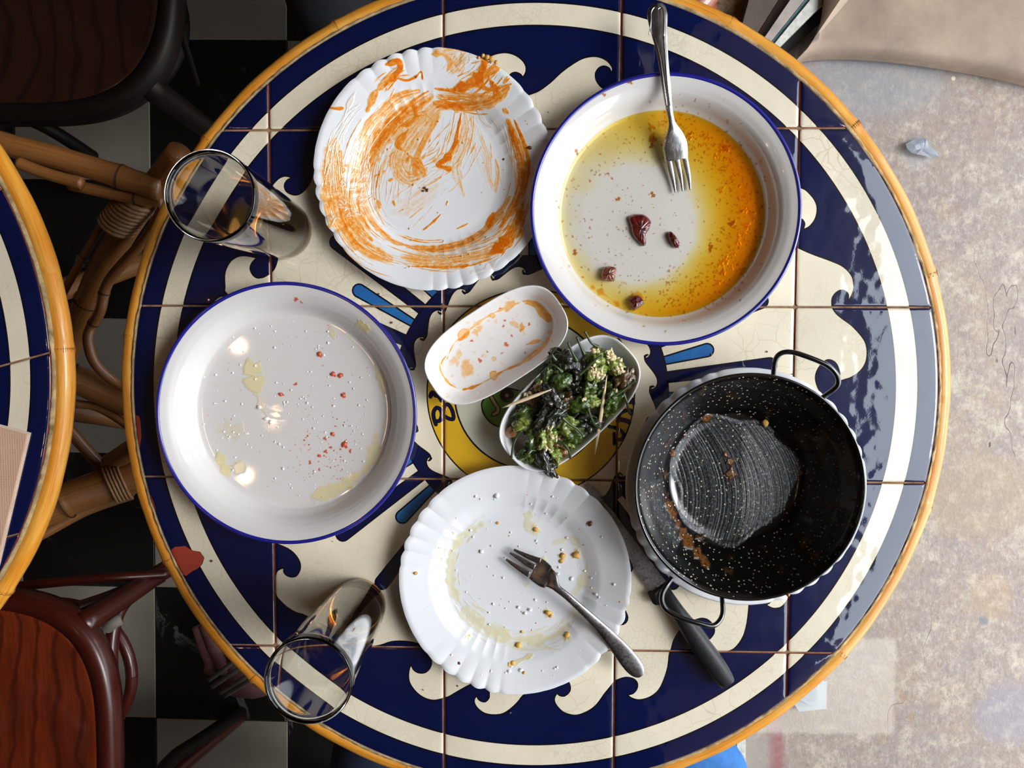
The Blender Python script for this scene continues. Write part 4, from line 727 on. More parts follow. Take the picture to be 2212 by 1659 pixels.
for k in range(36):
    a_ = rng.uniform(-.9, 1.75); r_ = rng.normal(.076, .006); X0 = r_ * math.cos(a_); Y0 = r_ * math.sin(a_); i_ = int((X0 + cv4.h) / cv4.res); j_ = int((Y0 + cv4.h) / cv4.res); q = rng.integers(6, 22); yy, xx = np.mgrid[-q:q, -q:q]; th = np.arctan2(yy, xx); R_ = q * (.55 + .2 * np.sin(3 * th + k) + .15 * np.sin(5 * th + 2 * k)); A = cv4.stain; A[j_ - q:j_ + q, i_ - q:i_ + q] = np.maximum(A[j_ - q:j_ + q, i_ - q:i_ + q], np.clip((R_ - np.hypot(xx, yy)) / 3, 0, 1) * rng.uniform(.3, .75))
S([(1280, 620), (1320, 645), (1345, 668)], 20, .5, rag=.9, soft=.6); cv4.blob((1410, 300), 9, .9, 'speck'); cv4.blob((1376, 645), 16, .6, 'stain')
for x, y, r_ in ((1408, 314, 6), (1410, 421, 6), (1242, 545, 6), (1335, 430, 5), (1245, 330, 5), (1300, 222, 4), (1354, 196, 5), (1580, 483, 7), (1535, 535, 7)): cv4.blob((x, y), r_, 1.0, 'speck', rag=.7)
plO = enamel('enamel_plate', 'large white enamel plate with blue rim, holding amber oil and a fork', cO, cv4, 'enamel_oil', dome=.0028)
# oil lying in the domed plate: a film whose depth follows the dish
na, nr = 360, 70; a = np.linspace(0, 2 * math.pi, na, endpoint=False); rr = np.linspace(.0, .0915, nr); V = np.stack([np.outer(rr, np.cos(a)), np.outer(rr, np.sin(a)), np.full((nr, na), .0092)], -1).reshape(-1, 3)
x, y = V[:, 0], V[:, 1]; dd = np.hypot(x + .020, y + .008); base_d = np.clip((dd - .048) / .050, 0, 1) ** 1.15 * 1.75; side = .72 + .5 * np.clip((x - .4 * y + .02) / .08, -.9, 1)
nz = np.array([noise.noise(Vector((p[0] * 60, p[1] * 60, 3))) for p in V]); depth = np.clip(base_d * side + .10 * nz * (dd > .04) - .03, 0, 3); edge_f = np.clip((.0915 - np.hypot(x, y)) / .003, 0, 1); depth = depth * (.55 + .45 * edge_f) + .015
i, j = np.meshgrid(np.arange(nr - 1), np.arange(na), indexing='ij'); Fc = np.stack([i * na + j, i * na + (j + 1) % na, (i + 1) * na + (j + 1) % na, (i + 1) * na + j], -1).reshape(-1, 4)[:, ::-1]
tag(mesh('cooking_oil', V, Fc, M['oil'], attrs={'depth': depth}, loc=(cO[0], cO[1], T)), 'pool of amber oil around the floor of the blue rimmed plate with the fork', 'oil', kind='stuff')

# ---------------------------------------------------------------- black pan
PZ = .0068; cPan = np.array([.2643 - .08, -.1544 + .08])
cvp = Canvas(cPan, .097, .02); S = cvp.stroke; cvp.z = .022
bx, by = 1590, 1040
rr_ = np.hypot(cvp.X, cvp.Y); th = np.arctan2(cvp.Y, cvp.X)
edge_ = .0555 + .004 * np.sin(3 * th + 1) + .0025 * np.sin(7 * th); inn = np.clip((edge_ - rr_) / .004, 0, 1)
swX = cvp.X * 1.0 + .25 * cvp.Y + 6 * (cvp.Y) ** 2; rs = np.random.default_rng(4); s1 = np.interp((swX * 2600) % 1998, np.arange(1999), rs.random(1999)); s2 = np.interp((swX * 900 + 50) % 1998, np.arange(1999), rs.random(1999))
patch = np.interp((cvp.X + .05) * 1000, [0, 30, 55, 62, 95, 110], [.35, .22, .22, .7, 1.0, .9]); band = np.clip(s1 * .6 + s2 * .8 - .30, 0, 1)
cvp.stain = inn * np.clip(.25 + band * .9, 0, 1) * patch
lip = np.clip(1 - np.abs(rr_ - edge_) / .0028, 0, 1); cvp.stain = np.maximum(cvp.stain, lip * np.clip(.3 + .7 * s2, 0, 1) * (cvp.X < .035))
cvp.stain = np.maximum(cvp.stain, np.clip(1 - np.abs(rr_ - .074) / .012, 0, 1) * (np.abs(th + 2.75) < .42) * .55 * np.clip(s2 + .3, 0, 1))
S([(1445, 1090), (1480, 1160), (1520, 1210)], 26, .9, 'cream', rag=.8); S([(1575, 985), (1588, 1010), (1585, 1045)], 22, .9, 'cream', rag=.9); S([(1520, 910), (1545, 900)], 22, .9, 'cream', rag=.9); S([(1455, 975), (1462, 990)], 14, .9, 'cream', rag=.9)
for k in range(46): a_ = rng.uniform(0, 6.28); r_ = rng.uniform(.058, .09); q = cPan + r_ * np.array([math.cos(a_), math.sin(a_)]); cvp.blob((q[0] / pxm(.04) + 1147, -q[1] / pxm(.04) + 851), rng.uniform(3, 11), rng.uniform(.15, .5), 'cream', rag=.9, seed=k, soft=.9)
cvp.speck = np.clip(.62 + .45 * (-cvp.X + .3 * cvp.Y) / .09, .25, 1)
rp = np.array([0, .052, .058, .064, .074, .084, .092, .0950]); zp = np.array([.0026, .0026, .0045, .0095, .0215, .0355, .0500, .0525]); r = np.linspace(0, .0950, 220); z = np.interp(r, rp, zp); z = np.convolve(np.pad(z, 8, 'edge'), np.ones(9) / 9, 'same')[8:-8]
pan = empty('frying_pan', (cPan[0], cPan[1], T + PZ)); tag(pan, 'small black speckled two handled pan with scraped burnt sauce, stacked on a white plate', 'pan')
V, Fc, uv = lathe(np.c_[r, z], 720); mesh('pan_bowl', V, Fc[:, ::-1], M['pan_enamel'], pan, attrs=cvp.sample(V))
V, Fc, uv = lathe([(.0950, z[-1]), (.0958, z[-1] - .001), (.0925, .0465), (.0845, .0325), (.0745, .0188), (.0645, .0070), (.0585, .0020), (.052, .0), (0, .0)], 160); mesh('pan_outside', V, Fc[:, ::-1], M['black_enamel'], pan)
tt = np.linspace(0, 2 * math.pi, 10, endpoint=False); V, Fc, uv = lathe(np.c_[.0953 + .0014 * np.cos(tt), z[-1] + .0012 * np.sin(tt)], 200, True); mesh('pan_rim', V, Fc[:, ::-1], M['black_enamel'], pan)
def handle(pts):
    P = spline([at(x, y, zz) - np.array([cPan[0], cPan[1], T + PZ]) for x, y, zz in pts], 7); g = Geo(); g.tube(P, .0022, 12)
    return g.make('pan_handle', M['black_enamel'], pan)
handle([(1671, 815, .047), (1672, 795, .050), (1677, 773, .054), (1690, 762, .056), (1712, 761, .057), (1745, 771, .058), (1785, 788, .058), (1805, 806, .057), (1811, 824, .055), (1804, 838, .052), (1776, 859, .046)])
handle([(1452, 1247, .046), (1441, 1263, .048), (1431, 1281, .052), (1430, 1300, .055), (1441, 1318, .057), (1468, 1333, .058), (1505, 1345, .058), (1535, 1352, .057), (1551, 1345, .055), (1561, 1325, .052), (1560, 1290, .046)])
g = Geo(); rn = random.Random(5); g.blob(at(1708, 1244, .040), (.0052, .0062, .0035), 9, 7, .25, rn); tag(g.make('sauce_blob', M['burnt_sauce']), 'brown lump of burnt sauce stuck inside the lower wall of the pan', 'food')
g = Geo(); g.blob(at(1702, 1285, .0595), (.0016, .0016, .0014), 8, 6, .2, rn); tag(g.make('sauce_drop', M['burnt_sauce']), 'tiny amber drop of sauce on the lower rim of the pan', 'food')
g = Geo(); g.blob(at(1653, 913, .0135), (.0028, .0034, .0014), 9, 6, .25, rn); tag(g.make('sauce_fleck', M['bread']), 'orange fleck of food at the upper edge of the pan floor', 'food')

# ---------------------------------------------------------------- oval dishes
def oval(name, label, cpx, ang_, L, Wd, canvas=None, mat='china', z0=0.0, tilt=0):
    c = at2(cpx, .026); na, nr = 420, 150; a = np.linspace(0, 2 * math.pi, na, endpoint=False); e = 2 / 2.9
    ux, uy = np.sign(np.cos(a)) * np.abs(np.cos(a)) ** e, np.sign(np.sin(a)) * np.abs(np.sin(a)) ** e
    sp = np.array([0, .55, .70, .76, .82, .88, .94, .975, 1.0]); zp = np.array([.0045, .0045, .0050, .0075, .0125, .0180, .0232, .0256, .0262]); s_ = np.linspace(0, 1, nr); z = np.interp(s_, sp, zp); z = np.convolve(np.pad(z, 6, 'edge'), np.ones(7) / 7, 'same')[6:-6]
    def ringpt(s, zz, inset=0): # lengthwise walls steeper: keep wall thickness constant
        hx = L / 2 - (1 - s) * Wd / 2 * 1.0; hy = Wd / 2 * s; hx = max(hx, 0) if s > .0 else 0; return np.stack([(hx - inset) * ux, (hy - inset) * uy, 0 * a + zz], -1)
    V = [ringpt(s, zz) for s, zz in zip(s_, z)]; V[0] = ringpt(0.0, z[0]); V[0] = np.stack([(L / 2 - Wd / 2) * ux, 0 * uy, 0 * a + z[0]], -1)
    ntop = nr * na
    for s, zz in ((1.022, .0256), (1.018, .0246), (.96, .0205), (.86, .0135), (.78, .0060), (.72, .0015), (.66, .0001), (.63, .0001), (.60, .0018), (0, .0018)): V.append(ringpt(s, zz) if s else np.stack([(L / 2 - Wd / 2) * ux, 0 * uy, 0 * a + zz], -1))
    V = np.concatenate(V); n = nr + 10; i, j = np.meshgrid(np.arange(n - 1), np.arange(na), indexing='ij'); Fc = np.stack([i * na + j, (i + 1) * na + j, (i + 1) * na + (j + 1) % na, i * na + (j + 1) % na], -1).reshape(-1, 4)
    at_ = None
    if canvas is not None:
        ca, sa = math.cos(ang_), math.sin(ang_); Wv = np.c_[V[:, 0] * ca - V[:, 1] * sa, V[:, 0] * sa + V[:, 1] * ca]; at_ = canvas.sample(Wv); m_ = (np.arange(len(V)) < ntop) * 1.0; at_ = {k: v * m_ for k, v in at_.items()}
    o = mesh(name, V, Fc, M[mat], attrs=at_, loc=(c[0], c[1], T + z0)); o.rotation_euler = (0, 0, ang_); return tag(o, label, 'dish'), c
c1 = at2((1071, 746), .026); cvd = Canvas(c1, .075, .010, .0002); S = cvd.stroke
S([(962, 770), (951, 785), (950, 800), (958, 815)], 9, 1.0, soft=.6); S([(958, 815), (970, 830), (985, 838)], 6, .8, rag=.8); S([(1000, 842), (1018, 838), (1035, 831)], 9, 1.0, rag=.5); S([(1035, 831), (1065, 815), (1090, 800), (1120, 788), (1145, 775), (1170, 755), (1185, 735), (1192, 715)], 6, .85, rag=.6)
S([(1128, 782), (1150, 765), (1172, 748), (1186, 728)], 7, .9, streak=.3); S([(1130, 650), (1150, 652), (1172, 665), (1186, 685), (1184, 690), (1168, 678), (1158, 660), (1135, 654)], 12, .75, rag=.3, soft=.3); S([(1165, 662), (1178, 676), (1186, 690)], 14, .8, rag=.3); S([(990, 735), (1000, 728), (1012, 716)], 12, .85); S([(965, 775), (980, 742), (1010, 715), (1050, 685), (1090, 665), (1125, 652)], 6, .55, rag=.8); S([(1090, 665), (1105, 660), (1112, 655)], 12, .6); S([(1135, 745), (1155, 738), (1168, 735)], 8, .6, rag=.7)
cvd.blob((1008, 796), 18, .55, ring=.8, rag=.3); cvd.blob((1066, 811), 10, .9, ring=.5, rag=.15, soft=.1); cvd.blob((1064, 681), 6, .9, ring=.45, rag=.1, soft=.1); cvd.blob((1029, 701), 7, .6, ring=.3, rag=.1, soft=.1); cvd.blob((1052, 689), 6, .6, ring=.2, rag=.1, soft=.1); cvd.blob((1001, 722), 11, .8, ring=.5, rag=.15, soft=.1, squash=1.4, rot=.9); cvd.blob((1189, 717), 6, .8, ring=.3, rag=.1); cvd.blob((1067, 775), 6, .6, ring=.5, rag=.1); cvd.blob((1128, 707), 8, .65, rag=.6); cvd.blob((1112, 700), 8, .35, squash=1.5, rot=-.7); cvd.blob((975, 785), 6, .5, ring=.4); cvd.blob((1100, 660), 10, .55, squash=1.6, rot=.5); cvd.blob((1030, 715), 10, .4, rag=.9); cvd.blob((985, 775), 14, .3, rag=.8)
for x, y, r_ in ((1093, 744, 5.5), (1036, 779, 5), (1105, 725, 3), (1090, 692, 3), (1087, 704, 3), (1143, 700, 3.5), (1018, 736, 3.5), (1052, 760, 2.5), (1083, 764, 2.5), (1212, 664, 3.5), (1080, 666, 2.5), (1091, 778, 2), (1134, 762, 2.5)): cvd.blob((x, y), r_, .95, 'speck', rag=.5)
cvd.dots(90, lambda x, y: 1, (.8, 2.2), (.15, .4), 'speck'); cvd.dots(160, lambda x, y: 1, (2, 6), (.08, .28), 'stain')
d1, c1 = oval('oval_dish', 'small oval white dish with traces of orange oil, empty, beside the peppers', (1071, 746), math.radians(33), .1335, .0705, cvd, 'dish_sauce')
d2, c2 = oval('oval_dish', 'small oval white dish heaped with fried green peppers', (1230, 872), math.radians(43.5), .1395, .0735, z0=.0)

# ---------------------------------------------------------------- glasses
def tumbler(label, rim_px, beer_h, tint):
    c = at2(rim_px, .158); root = empty('beer_glass', (c[0], c[1], T)); tag(root, label, 'glass', 'tall tumblers with a little beer left')
    H = .160; ro = lambda z: .0258 + (.0326 - .0258) * (z / H) ** .85; g = [(0, .0010), (.019, .0008), (.0235, .0), (.0252, .0012)] + [(ro(z), z) for z in np.linspace(.004, H - .0015, 20)] + [(ro(H) - .0003, H - .0004), (ro(H) - .0012, H), (ro(H) - .0021, H - .0005)] + [(ro(z) - .0024, z) for z in np.linspace(H - .003, .016, 20)] + [(.0215, .0115), (.017, .0095), (0, .0088)]
    V, Fc, uv = lathe(g, 128); mesh('glass_body', V, Fc, M['glass'], root)
    bi = [(0, .0086), (.0168, .0093), (.0215, .0113)] + [(ro(z) - .0021, z) for z in np.linspace(.0162, beer_h, 6)] + [(ro(beer_h) - .0026, beer_h + .0001), (0, beer_h)]
    V, Fc, uv = lathe(bi, 96); mesh('beer', V, Fc, M['beer'], root)
    V, Fc, uv = lathe([(.002, beer_h + .0006), (ro(beer_h) * .5, beer_h + .0006), (ro(beer_h) - .0031, beer_h + .0007)], 48); mesh('beer_foam', V, Fc, M['foam'], root); return root
gl1 = tumbler('tall clear tumbler with amber beer dregs, standing upper left by the sauce plate', (455, 423), .026, 0); gl2 = tumbler('tall clear tumbler with amber beer dregs, standing lower left by the table edge', (667, 1469), .030, 0)

# ---------------------------------------------------------------- cutlery
def ribbon(pts, mats, name, parent, th=.0016, sub=6, round_=True, domed=.0):
    """pts: (xpx, ypx, z, width px) along a spine -> lens-section bar"""
    A = np.array([list(at(x, y, z)) + [wd * pxm(z)] for x, y, z, wd in pts]); A = spline(A, sub); P = A[:, :3]; wd = A[:, 3]; tn = np.gradient(P, axis=0); tn /= np.linalg.norm(tn, axis=1)[:, None]; sd = np.cross(tn, (0, 0, 1)); sd /= np.linalg.norm(sd, axis=1)[:, None]; up = np.cross(sd, tn); a = np.linspace(0, 2 * math.pi, 16, endpoint=False); V = []; uv = []
    for i in range(len(P)):
        cx = np.sign(np.cos(a)) * np.abs(np.cos(a)) ** .8; hh = th / 2 * np.abs(np.sin(a)) ** .7 * np.sign(np.sin(a)); V.append(P[i] + sd[i] * (cx * wd[i] / 2)[:, None] + up[i] * (hh + domed * (1 - cx ** 2))[:, None]); uv.append(np.c_[a, np.full(16, i)])
    n = len(P); Fc = [(i * 16 + j, i * 16 + (j + 1) % 16, (i + 1) * 16 + (j + 1) % 16, (i + 1) * 16 + j) for i in range(n - 1) for j in range(16)] + [tuple(range(16))[::-1], tuple(range((n - 1) * 16, n * 16))]
    V = np.concatenate(V)
    if parent is not None: V = V - np.array(parent.location)
    return mesh(name, V, Fc, M[mats], parent)
def fork(label, spine, tines, mat, loc, root_name='fork'):
    root = empty(root_name, tuple(at(*loc))); tag(root, label, 'fork')
    hd = ribbon(spine, mat, 'fork_handle', root, .0022, domed=.0004)
    for tn in tines: ribbon(tn, mat, 'tine', root, .0016, 5)
    return root
f1 = fork('polished fork with a ridged heart ended handle, lying across the oil plate',
    [(1420, 8, .0345, 20), (1420.5, 16, .0345, 34), (1420, 28, .0345, 42), (1421, 45, .0345, 41), (1425, 75, .0345, 33), (1430, 110, .034, 25), (1435, 150, .0335, 21), (1440, 190, .032, 19), (1445, 230, .029, 15), (1450, 258, .026, 14), (1453, 272, .024, 20), (1456, 290, .021, 38), (1458, 308, .0185, 51), (1459.5, 325, .0165, 53), (1461, 342, .0150, 51), (1461.5, 346, .0148, 50)],
    [[(1443, 340, .0150, 12), (1448, 362, .0135, 12), (1454, 390, .0120, 9), (1459, 416, .0118, 4)], [(1461, 340, .0150, 13), (1466, 362, .0135, 11), (1471, 388, .0120, 8), (1474.5, 413, .0118, 4)], [(1479, 338, .0150, 12), (1483, 358, .0135, 12), (1488, 384, .0120, 9), (1491, 410, .0118, 4)]], 'steel', (1450, 230, .0))
P = at(1450, 230, 0); 
g = Geo(); g.tube(spline([at(x, y, .0362) - P for x, y in [(1402, 75), (1406, 45), (1407, 25), (1414, 15), (1421, 19), (1428, 15), (1434, 25), (1435, 48), (1434, 78)]], 5), .00050, 6, flat=.7)
g.tube(spline([at(x, y, zz) - P for x, y, zz in [(1413, 78, .0362), (1425, 120, .0358), (1434, 180, .0345), (1441, 228, .0312)]], 4), .00045, 5); g.tube(spline([at(x, y, zz) - P for x, y, zz in [(1434, 78, .0362), (1437, 120, .0358), (1442, 180, .0345), (1448, 228, .0312)]], 4), .00045, 5); g.make('handle_ridge', M['steel'], f1)
f2 = fork('worn plain fork with a rounded handle end, lying on the salted plate',
    [(1385, 1459, .0208, 16), (1381, 1454, .0210, 29), (1373, 1444, .0213, 38), (1360, 1428, .0217, 41), (1340, 1403, .0220, 37), (1315, 1374, .0224, 29), (1285, 1343, .0235, 22), (1255, 1315, .0248, 18), (1225, 1288, .0252, 16), (1205, 1272, .0245, 17), (1197, 1263, .0235, 24), (1189, 1253, .0215, 40), (1179, 1246, .0185, 51), (1168, 1237, .0160, 54), (1158, 1229, .0145, 53), (1155, 1227, .0142, 52)],
    [[(1143, 1241, .0148, 13), (1128, 1232, .0138, 12), (1110, 1220, .0124, 9), (1093, 1208, .0112, 5)], [(1155, 1226, .0148, 13), (1138, 1217, .0138, 12), (1120, 1205, .0124, 9), (1101, 1194, .0112, 5)], [(1168, 1212, .0148, 13), (1150, 1206, .0138, 12), (1132, 1198, .0124, 9), (1110, 1187, .0112, 5)]], 'worn_steel', (1230, 1300, 0))
# table knife: serrated blade slipping under the pan plate, black handle
kn = empty('steak_knife', tuple(at(1440, 1280, 0))); tag(kn, 'steak knife with a moulded black handle, blade tucked between two white plates', 'knife'); K0 = np.array(kn.location)
def zk(L_): return [(1240 + x / 3.529, 1020 + y / 3.53) for x, y in L_]
edge1 = zk([(100, 70), (110, 170), (150, 250), (250, 400), (420, 650), (455, 730), (530, 840), (600, 918)]); edge2 = zk([(100, 70), (150, 120), (210, 200), (300, 300), (440, 490), (600, 700), (660, 780), (700, 830)]); g = Geo(); pts = []
for p in edge1: pts.append(at(p[0], p[1], .0052)[:2] - K0[:2])
for p in edge2[::-1][:-1]: pts.append(at(p[0], p[1], .0052)[:2] - K0[:2])
poly = np.array(pts)
ser = []
for i in range(len(poly)):
    a_, b_ = poly[i], poly[(i + 1) % len(poly)]
    if 3 <= i < 7:
        n = max(2, int(np.linalg.norm(b_ - a_) / .0012)); nn = np.array([(b_ - a_)[1], -(b_ - a_)[0]]); nn /= np.linalg.norm(nn); ser += [a_ + (b_ - a_) * k / n + nn * (.0003 if k % 2 else -.0002) for k in range(n)]
    else: ser.append(a_)
g.prism(np.array(ser), .0042, .0054); g.make('blade', M['worn_steel'], kn, smooth=False)
Hn = [(640, 890, 104, .004), (655, 905, 128, .008), (690, 945, 135, .010), (740, 1000, 118, .0125), (800, 1080, 118, .0150), (870, 1180, 140, .0165), (950, 1300, 160, .0175), (1030, 1410, 165, .0175), (1100, 1510, 160, .0165), (1150, 1580, 140, .0150), (1172, 1612, 122, .0130)]
A = [(x_, y_, .0, wd_) for x_, y_, wd_, _ in Hn]; Vv = []; Pn = spline([list(at(*zk([(x_, y_)])[0], .009)) + [wd_ / 3.53 * pxm(.009), h_] for x_, y_, wd_, h_ in Hn], 5); tn = np.gradient(Pn[:, :3], axis=0); tn /= np.linalg.norm(tn, axis=1)[:, None]; sd = np.cross(tn, (0, 0, 1)); sd /= np.linalg.norm(sd, axis=1)[:, None]; aa = np.linspace(0, 2 * math.pi, 20, endpoint=False); V = []
for i in range(len(Pn)):
    cx = np.sign(np.cos(aa)) * np.abs(np.cos(aa)) ** .75; sz = np.sign(np.sin(aa)) * np.abs(np.sin(aa)) ** .75; V.append(Pn[i, :3] * (1, 1, 0) + sd[i] * (cx * Pn[i, 3] / 2)[:, None] + np.array([0, 0, 1]) * (T + .0005 + Pn[i, 4] * (.5 + .5 * sz))[:, None])
n = len(V); V = np.concatenate(V) - K0; Fc = [(i * 20 + j, i * 20 + (j + 1) % 20, (i + 1) * 20 + (j + 1) % 20, (i + 1) * 20 + j) for i in range(n - 1) for j in range(20)] + [tuple(range(20))[::-1], tuple(range((n - 1) * 20, n * 20))]; hd = mesh('knife_handle', V, Fc, M['black_plastic'], kn)
g = Geo(); g.prism([at(*p, .008)[:2] - K0[:2] for p in zk([(566, 935), (655, 885), (670, 905), (690, 1010), (618, 1012), (600, 1000)])], .0006, .0085); g.make('finger_guard', M['black_plastic'], kn)

# ---------------------------------------------------------------- toothpicks, chillies, crumbs
def pick(label, a, b, w_):
    A, B2 = at(*a), at(*b); P = [A + (B2 - A) * t_ for t_ in (0, .12, .3, .5, .7, .88, 1)]; r = [.0002, .0008, w_ * 1, w_ * 1.1, w_, .0009, .0003]; tag(Geo().tube(P, r, 8, flat=.7).make('toothpick', M['pick_wood']), label, 'toothpick')
pick('wooden toothpick lying upright along the right side of the pepper dish', (1311, 812, .036), (1285, 981, .020), .00165); pick('wooden toothpick sticking out over the left side of the pepper dish', (1192, 841, .046), (1085, 881, .038), .00145)
def bit(name, label, c, pts, th, mat, zt_=.0, seed=1, cat='chilli'):
    P = np.array([at(x, y, c)[:2] for x, y in spline(pts, 4, True)]); cen = P.mean(0); rn = random.Random(seed); V = []; rings = ((1.0, .0), (1.02, .35), (.86, .8), (.5, 1.0), (.0, 1.05)); n = len(P)
    for s_, h in rings: V += [(cen[0] + (p[0] - cen[0]) * s_, cen[1] + (p[1] - cen[1]) * s_, T + c + th * h * (1 + rn.uniform(-.18, .18))) for p in P]
    Fc = [(i * n + j, i * n + (j + 1) % n, (i + 1) * n + (j + 1) % n, (i + 1) * n + j) for i in range(len(rings) - 1) for j in range(n)]; return tag(mesh(name, V, Fc if area(P) > 0 else [f[::-1] for f in Fc], M[mat]), label, cat)
zq = lambda L_: [(1100 + x / 3.687, 400 + y / 3.687) for x, y in L_]
bit('dried_chilli', 'largest dark red dried chilli piece, pointed, in the middle of the oil plate', .0090, zq([(950, 262), (1000, 238), (1070, 240), (1125, 290), (1120, 340), (1085, 400), (1090, 460), (1070, 484), (1040, 470), (985, 400), (965, 320)]), .0045, 'chilli')
bit('dried_chilli', 'slim shiny dark red chilli right of the largest piece in the oil plate', .0090, zq([(1262, 385), (1285, 372), (1320, 405), (1355, 465), (1340, 500), (1300, 490), (1270, 440)]), .0048, 'chilli', seed=2)
bit('garlic_piece', 'square browned garlic piece at the lower left of the oil pool', .0088, zq([(735, 700), (750, 660), (800, 648), (850, 665), (845, 720), (830, 765), (770, 762), (735, 755)]), .0048, 'garlic_skin', seed=3, cat='garlic')
bit('garlic_piece', 'ragged dark fried garlic piece at the bottom edge of the oil pool', .0088, zq([(950, 925), (985, 885), (1030, 880), (1070, 925), (1060, 955), (1010, 990), (985, 995), (970, 960)]), .0045, 'chilli', seed=4, cat='garlic')
def crumbs(name, label, spots, mat, h, rnd_px, seed, n_rand=0, region=None, zf=lambda x, y: .006):
    g = Geo(); rn = random.Random(seed); L = list(spots)
    for k in range(n_rand):
        while True:
            x, y = rn.uniform(region[0] - region[2], region[0] + region[2]), rn.uniform(region[1] - region[2], region[1] + region[2])
            if math.hypot(x - region[0], y - region[1]) < region[2]: break
        L.append((x, y, rn.uniform(*rnd_px)))
    for x, y, r_ in L: rr = r_ * pxm(.006); z = zf(x, y); g.blob(at(x, y, z + rr * .25), (rr, rr * rn.uniform(.7, 1.2), rr * h), 6, 5, .3, rn)
    return tag(g.make(name, M[mat]), label, 'crumbs', kind='stuff')
zB = lambda x, y: float(np.interp(math.hypot(x - 1112, y - 1254) / 250, [0, .56, .62, .68, .74, .86, 1], [.0042, .0048, .0062, .0100, .0132, .0168, .0196]))
zT_ = lambda x, y: float(np.interp(math.hypot(x - 940, y - 365) / 262, [0, .56, .62, .68, .74, .86, 1], [.0042, .0048, .0062, .0100, .0132, .0168, .0196]))
crumbs('salt_grains', 'coarse salt grains scattered on the front fluted plate', [(1073, 1071, 5.6), (1040, 1192, 5.0), (1100, 1450, 5.0), (1105, 1440, 3.7), (1125, 1448, 5.0), (1288, 1284, 4.3), (1060, 1450, 3.7), (1235, 1250, 4.3), (1205, 1240, 3.7), (1225, 1162, 3.1), (1120, 1312, 4.3), (1134, 1325, 4.3), (1145, 1318, 5.0), (1300, 1160, 2.5), (1330, 1330, 1.9)], 'salt', .6, (1.2, 3.2), 3, 90, (1120, 1260, 215), zB)
crumbs('bread_crumbs', 'orange toasted crumbs scattered on the front fluted plate', [(1245, 1199, 8), (1216, 1200, 6), (1213, 1212, 5), (1168, 1215, 8), (1184, 1324, 7), (1190, 1331, 5), (1120, 1394, 8), (1226, 1373, 7), (1012, 1374, 7), (1158, 1144, 6), (898, 1238, 5), (1008, 1375, 5), (1132, 1453, 5), (1108, 1432, 7), (1100, 1436, 5), (1141, 1390, 4), (1128, 1365, 3.5), (1340, 1300, 3), (932, 1412, 2.5), (1075, 1130, 4)], 'bread', .6, (1, 2), 5, 14, (1112, 1254, 190), zB)
crumbs('pepper_flakes', 'two dark flakes on the front fluted plate', [(1275, 1131, 6), (991, 1433, 4)], 'brown_bit', .4, (1, 2), 6, 0, None, zB)
crumbs('red_flakes', 'small dark red flakes on the orange smeared plate', [(918, 406, 3.5), (923, 411, 3.5), (914, 412, 3), (1146, 320, 6), (1088, 344, 4), (899, 166, 2.5)], 'brown_bit', .6, (1, 2), 7, 0, None, zT_)
crumbs('sauce_bits', 'tiny white and pink bits stuck to the orange smeared plate', [(1053, 124, 6), (1044, 120, 5), (1062, 128, 6), (1072, 134, 5), (1034, 124, 4), (1140, 268, 3), (1135, 262, 3)], 'bread', .7, (1, 2.2), 8, 60, (945, 365, 230), zT_)
crumbs('red_bits', 'little red bits of food on the left enamel plate', [(719, 808, 5), (735, 811, 5), (741, 854, 5), (690, 765, 5), (606, 852, 4), (744, 960, 6), (703, 976, 3), (689, 985, 3), (718, 938, 4), (651, 649, 4)], 'red_bit', .5, (1, 2), 9, 24, (715, 960, 60), lambda x, y: .0062)
crumbs('salt_grains', 'fine clear salt grains on the left enamel plate', [(575, 905, 6), (585, 912, 5), (560, 880, 5)], 'salt', .5, (1.2, 3), 10, 130, (620, 890, 200), lambda x, y: .0060)
crumbs('tile_crumbs', 'tiny crumbs dropped on the glazed table tiles', [(1102, 1540, 3), (457, 1212, 3.5), (846, 697, 3), (818, 635, 2), (1537, 765, 2.5), (1657, 760, 2)], 'brown_bit', .5, (1, 2), 11, 24, (1145, 850, 690), lambda x, y: .0006)

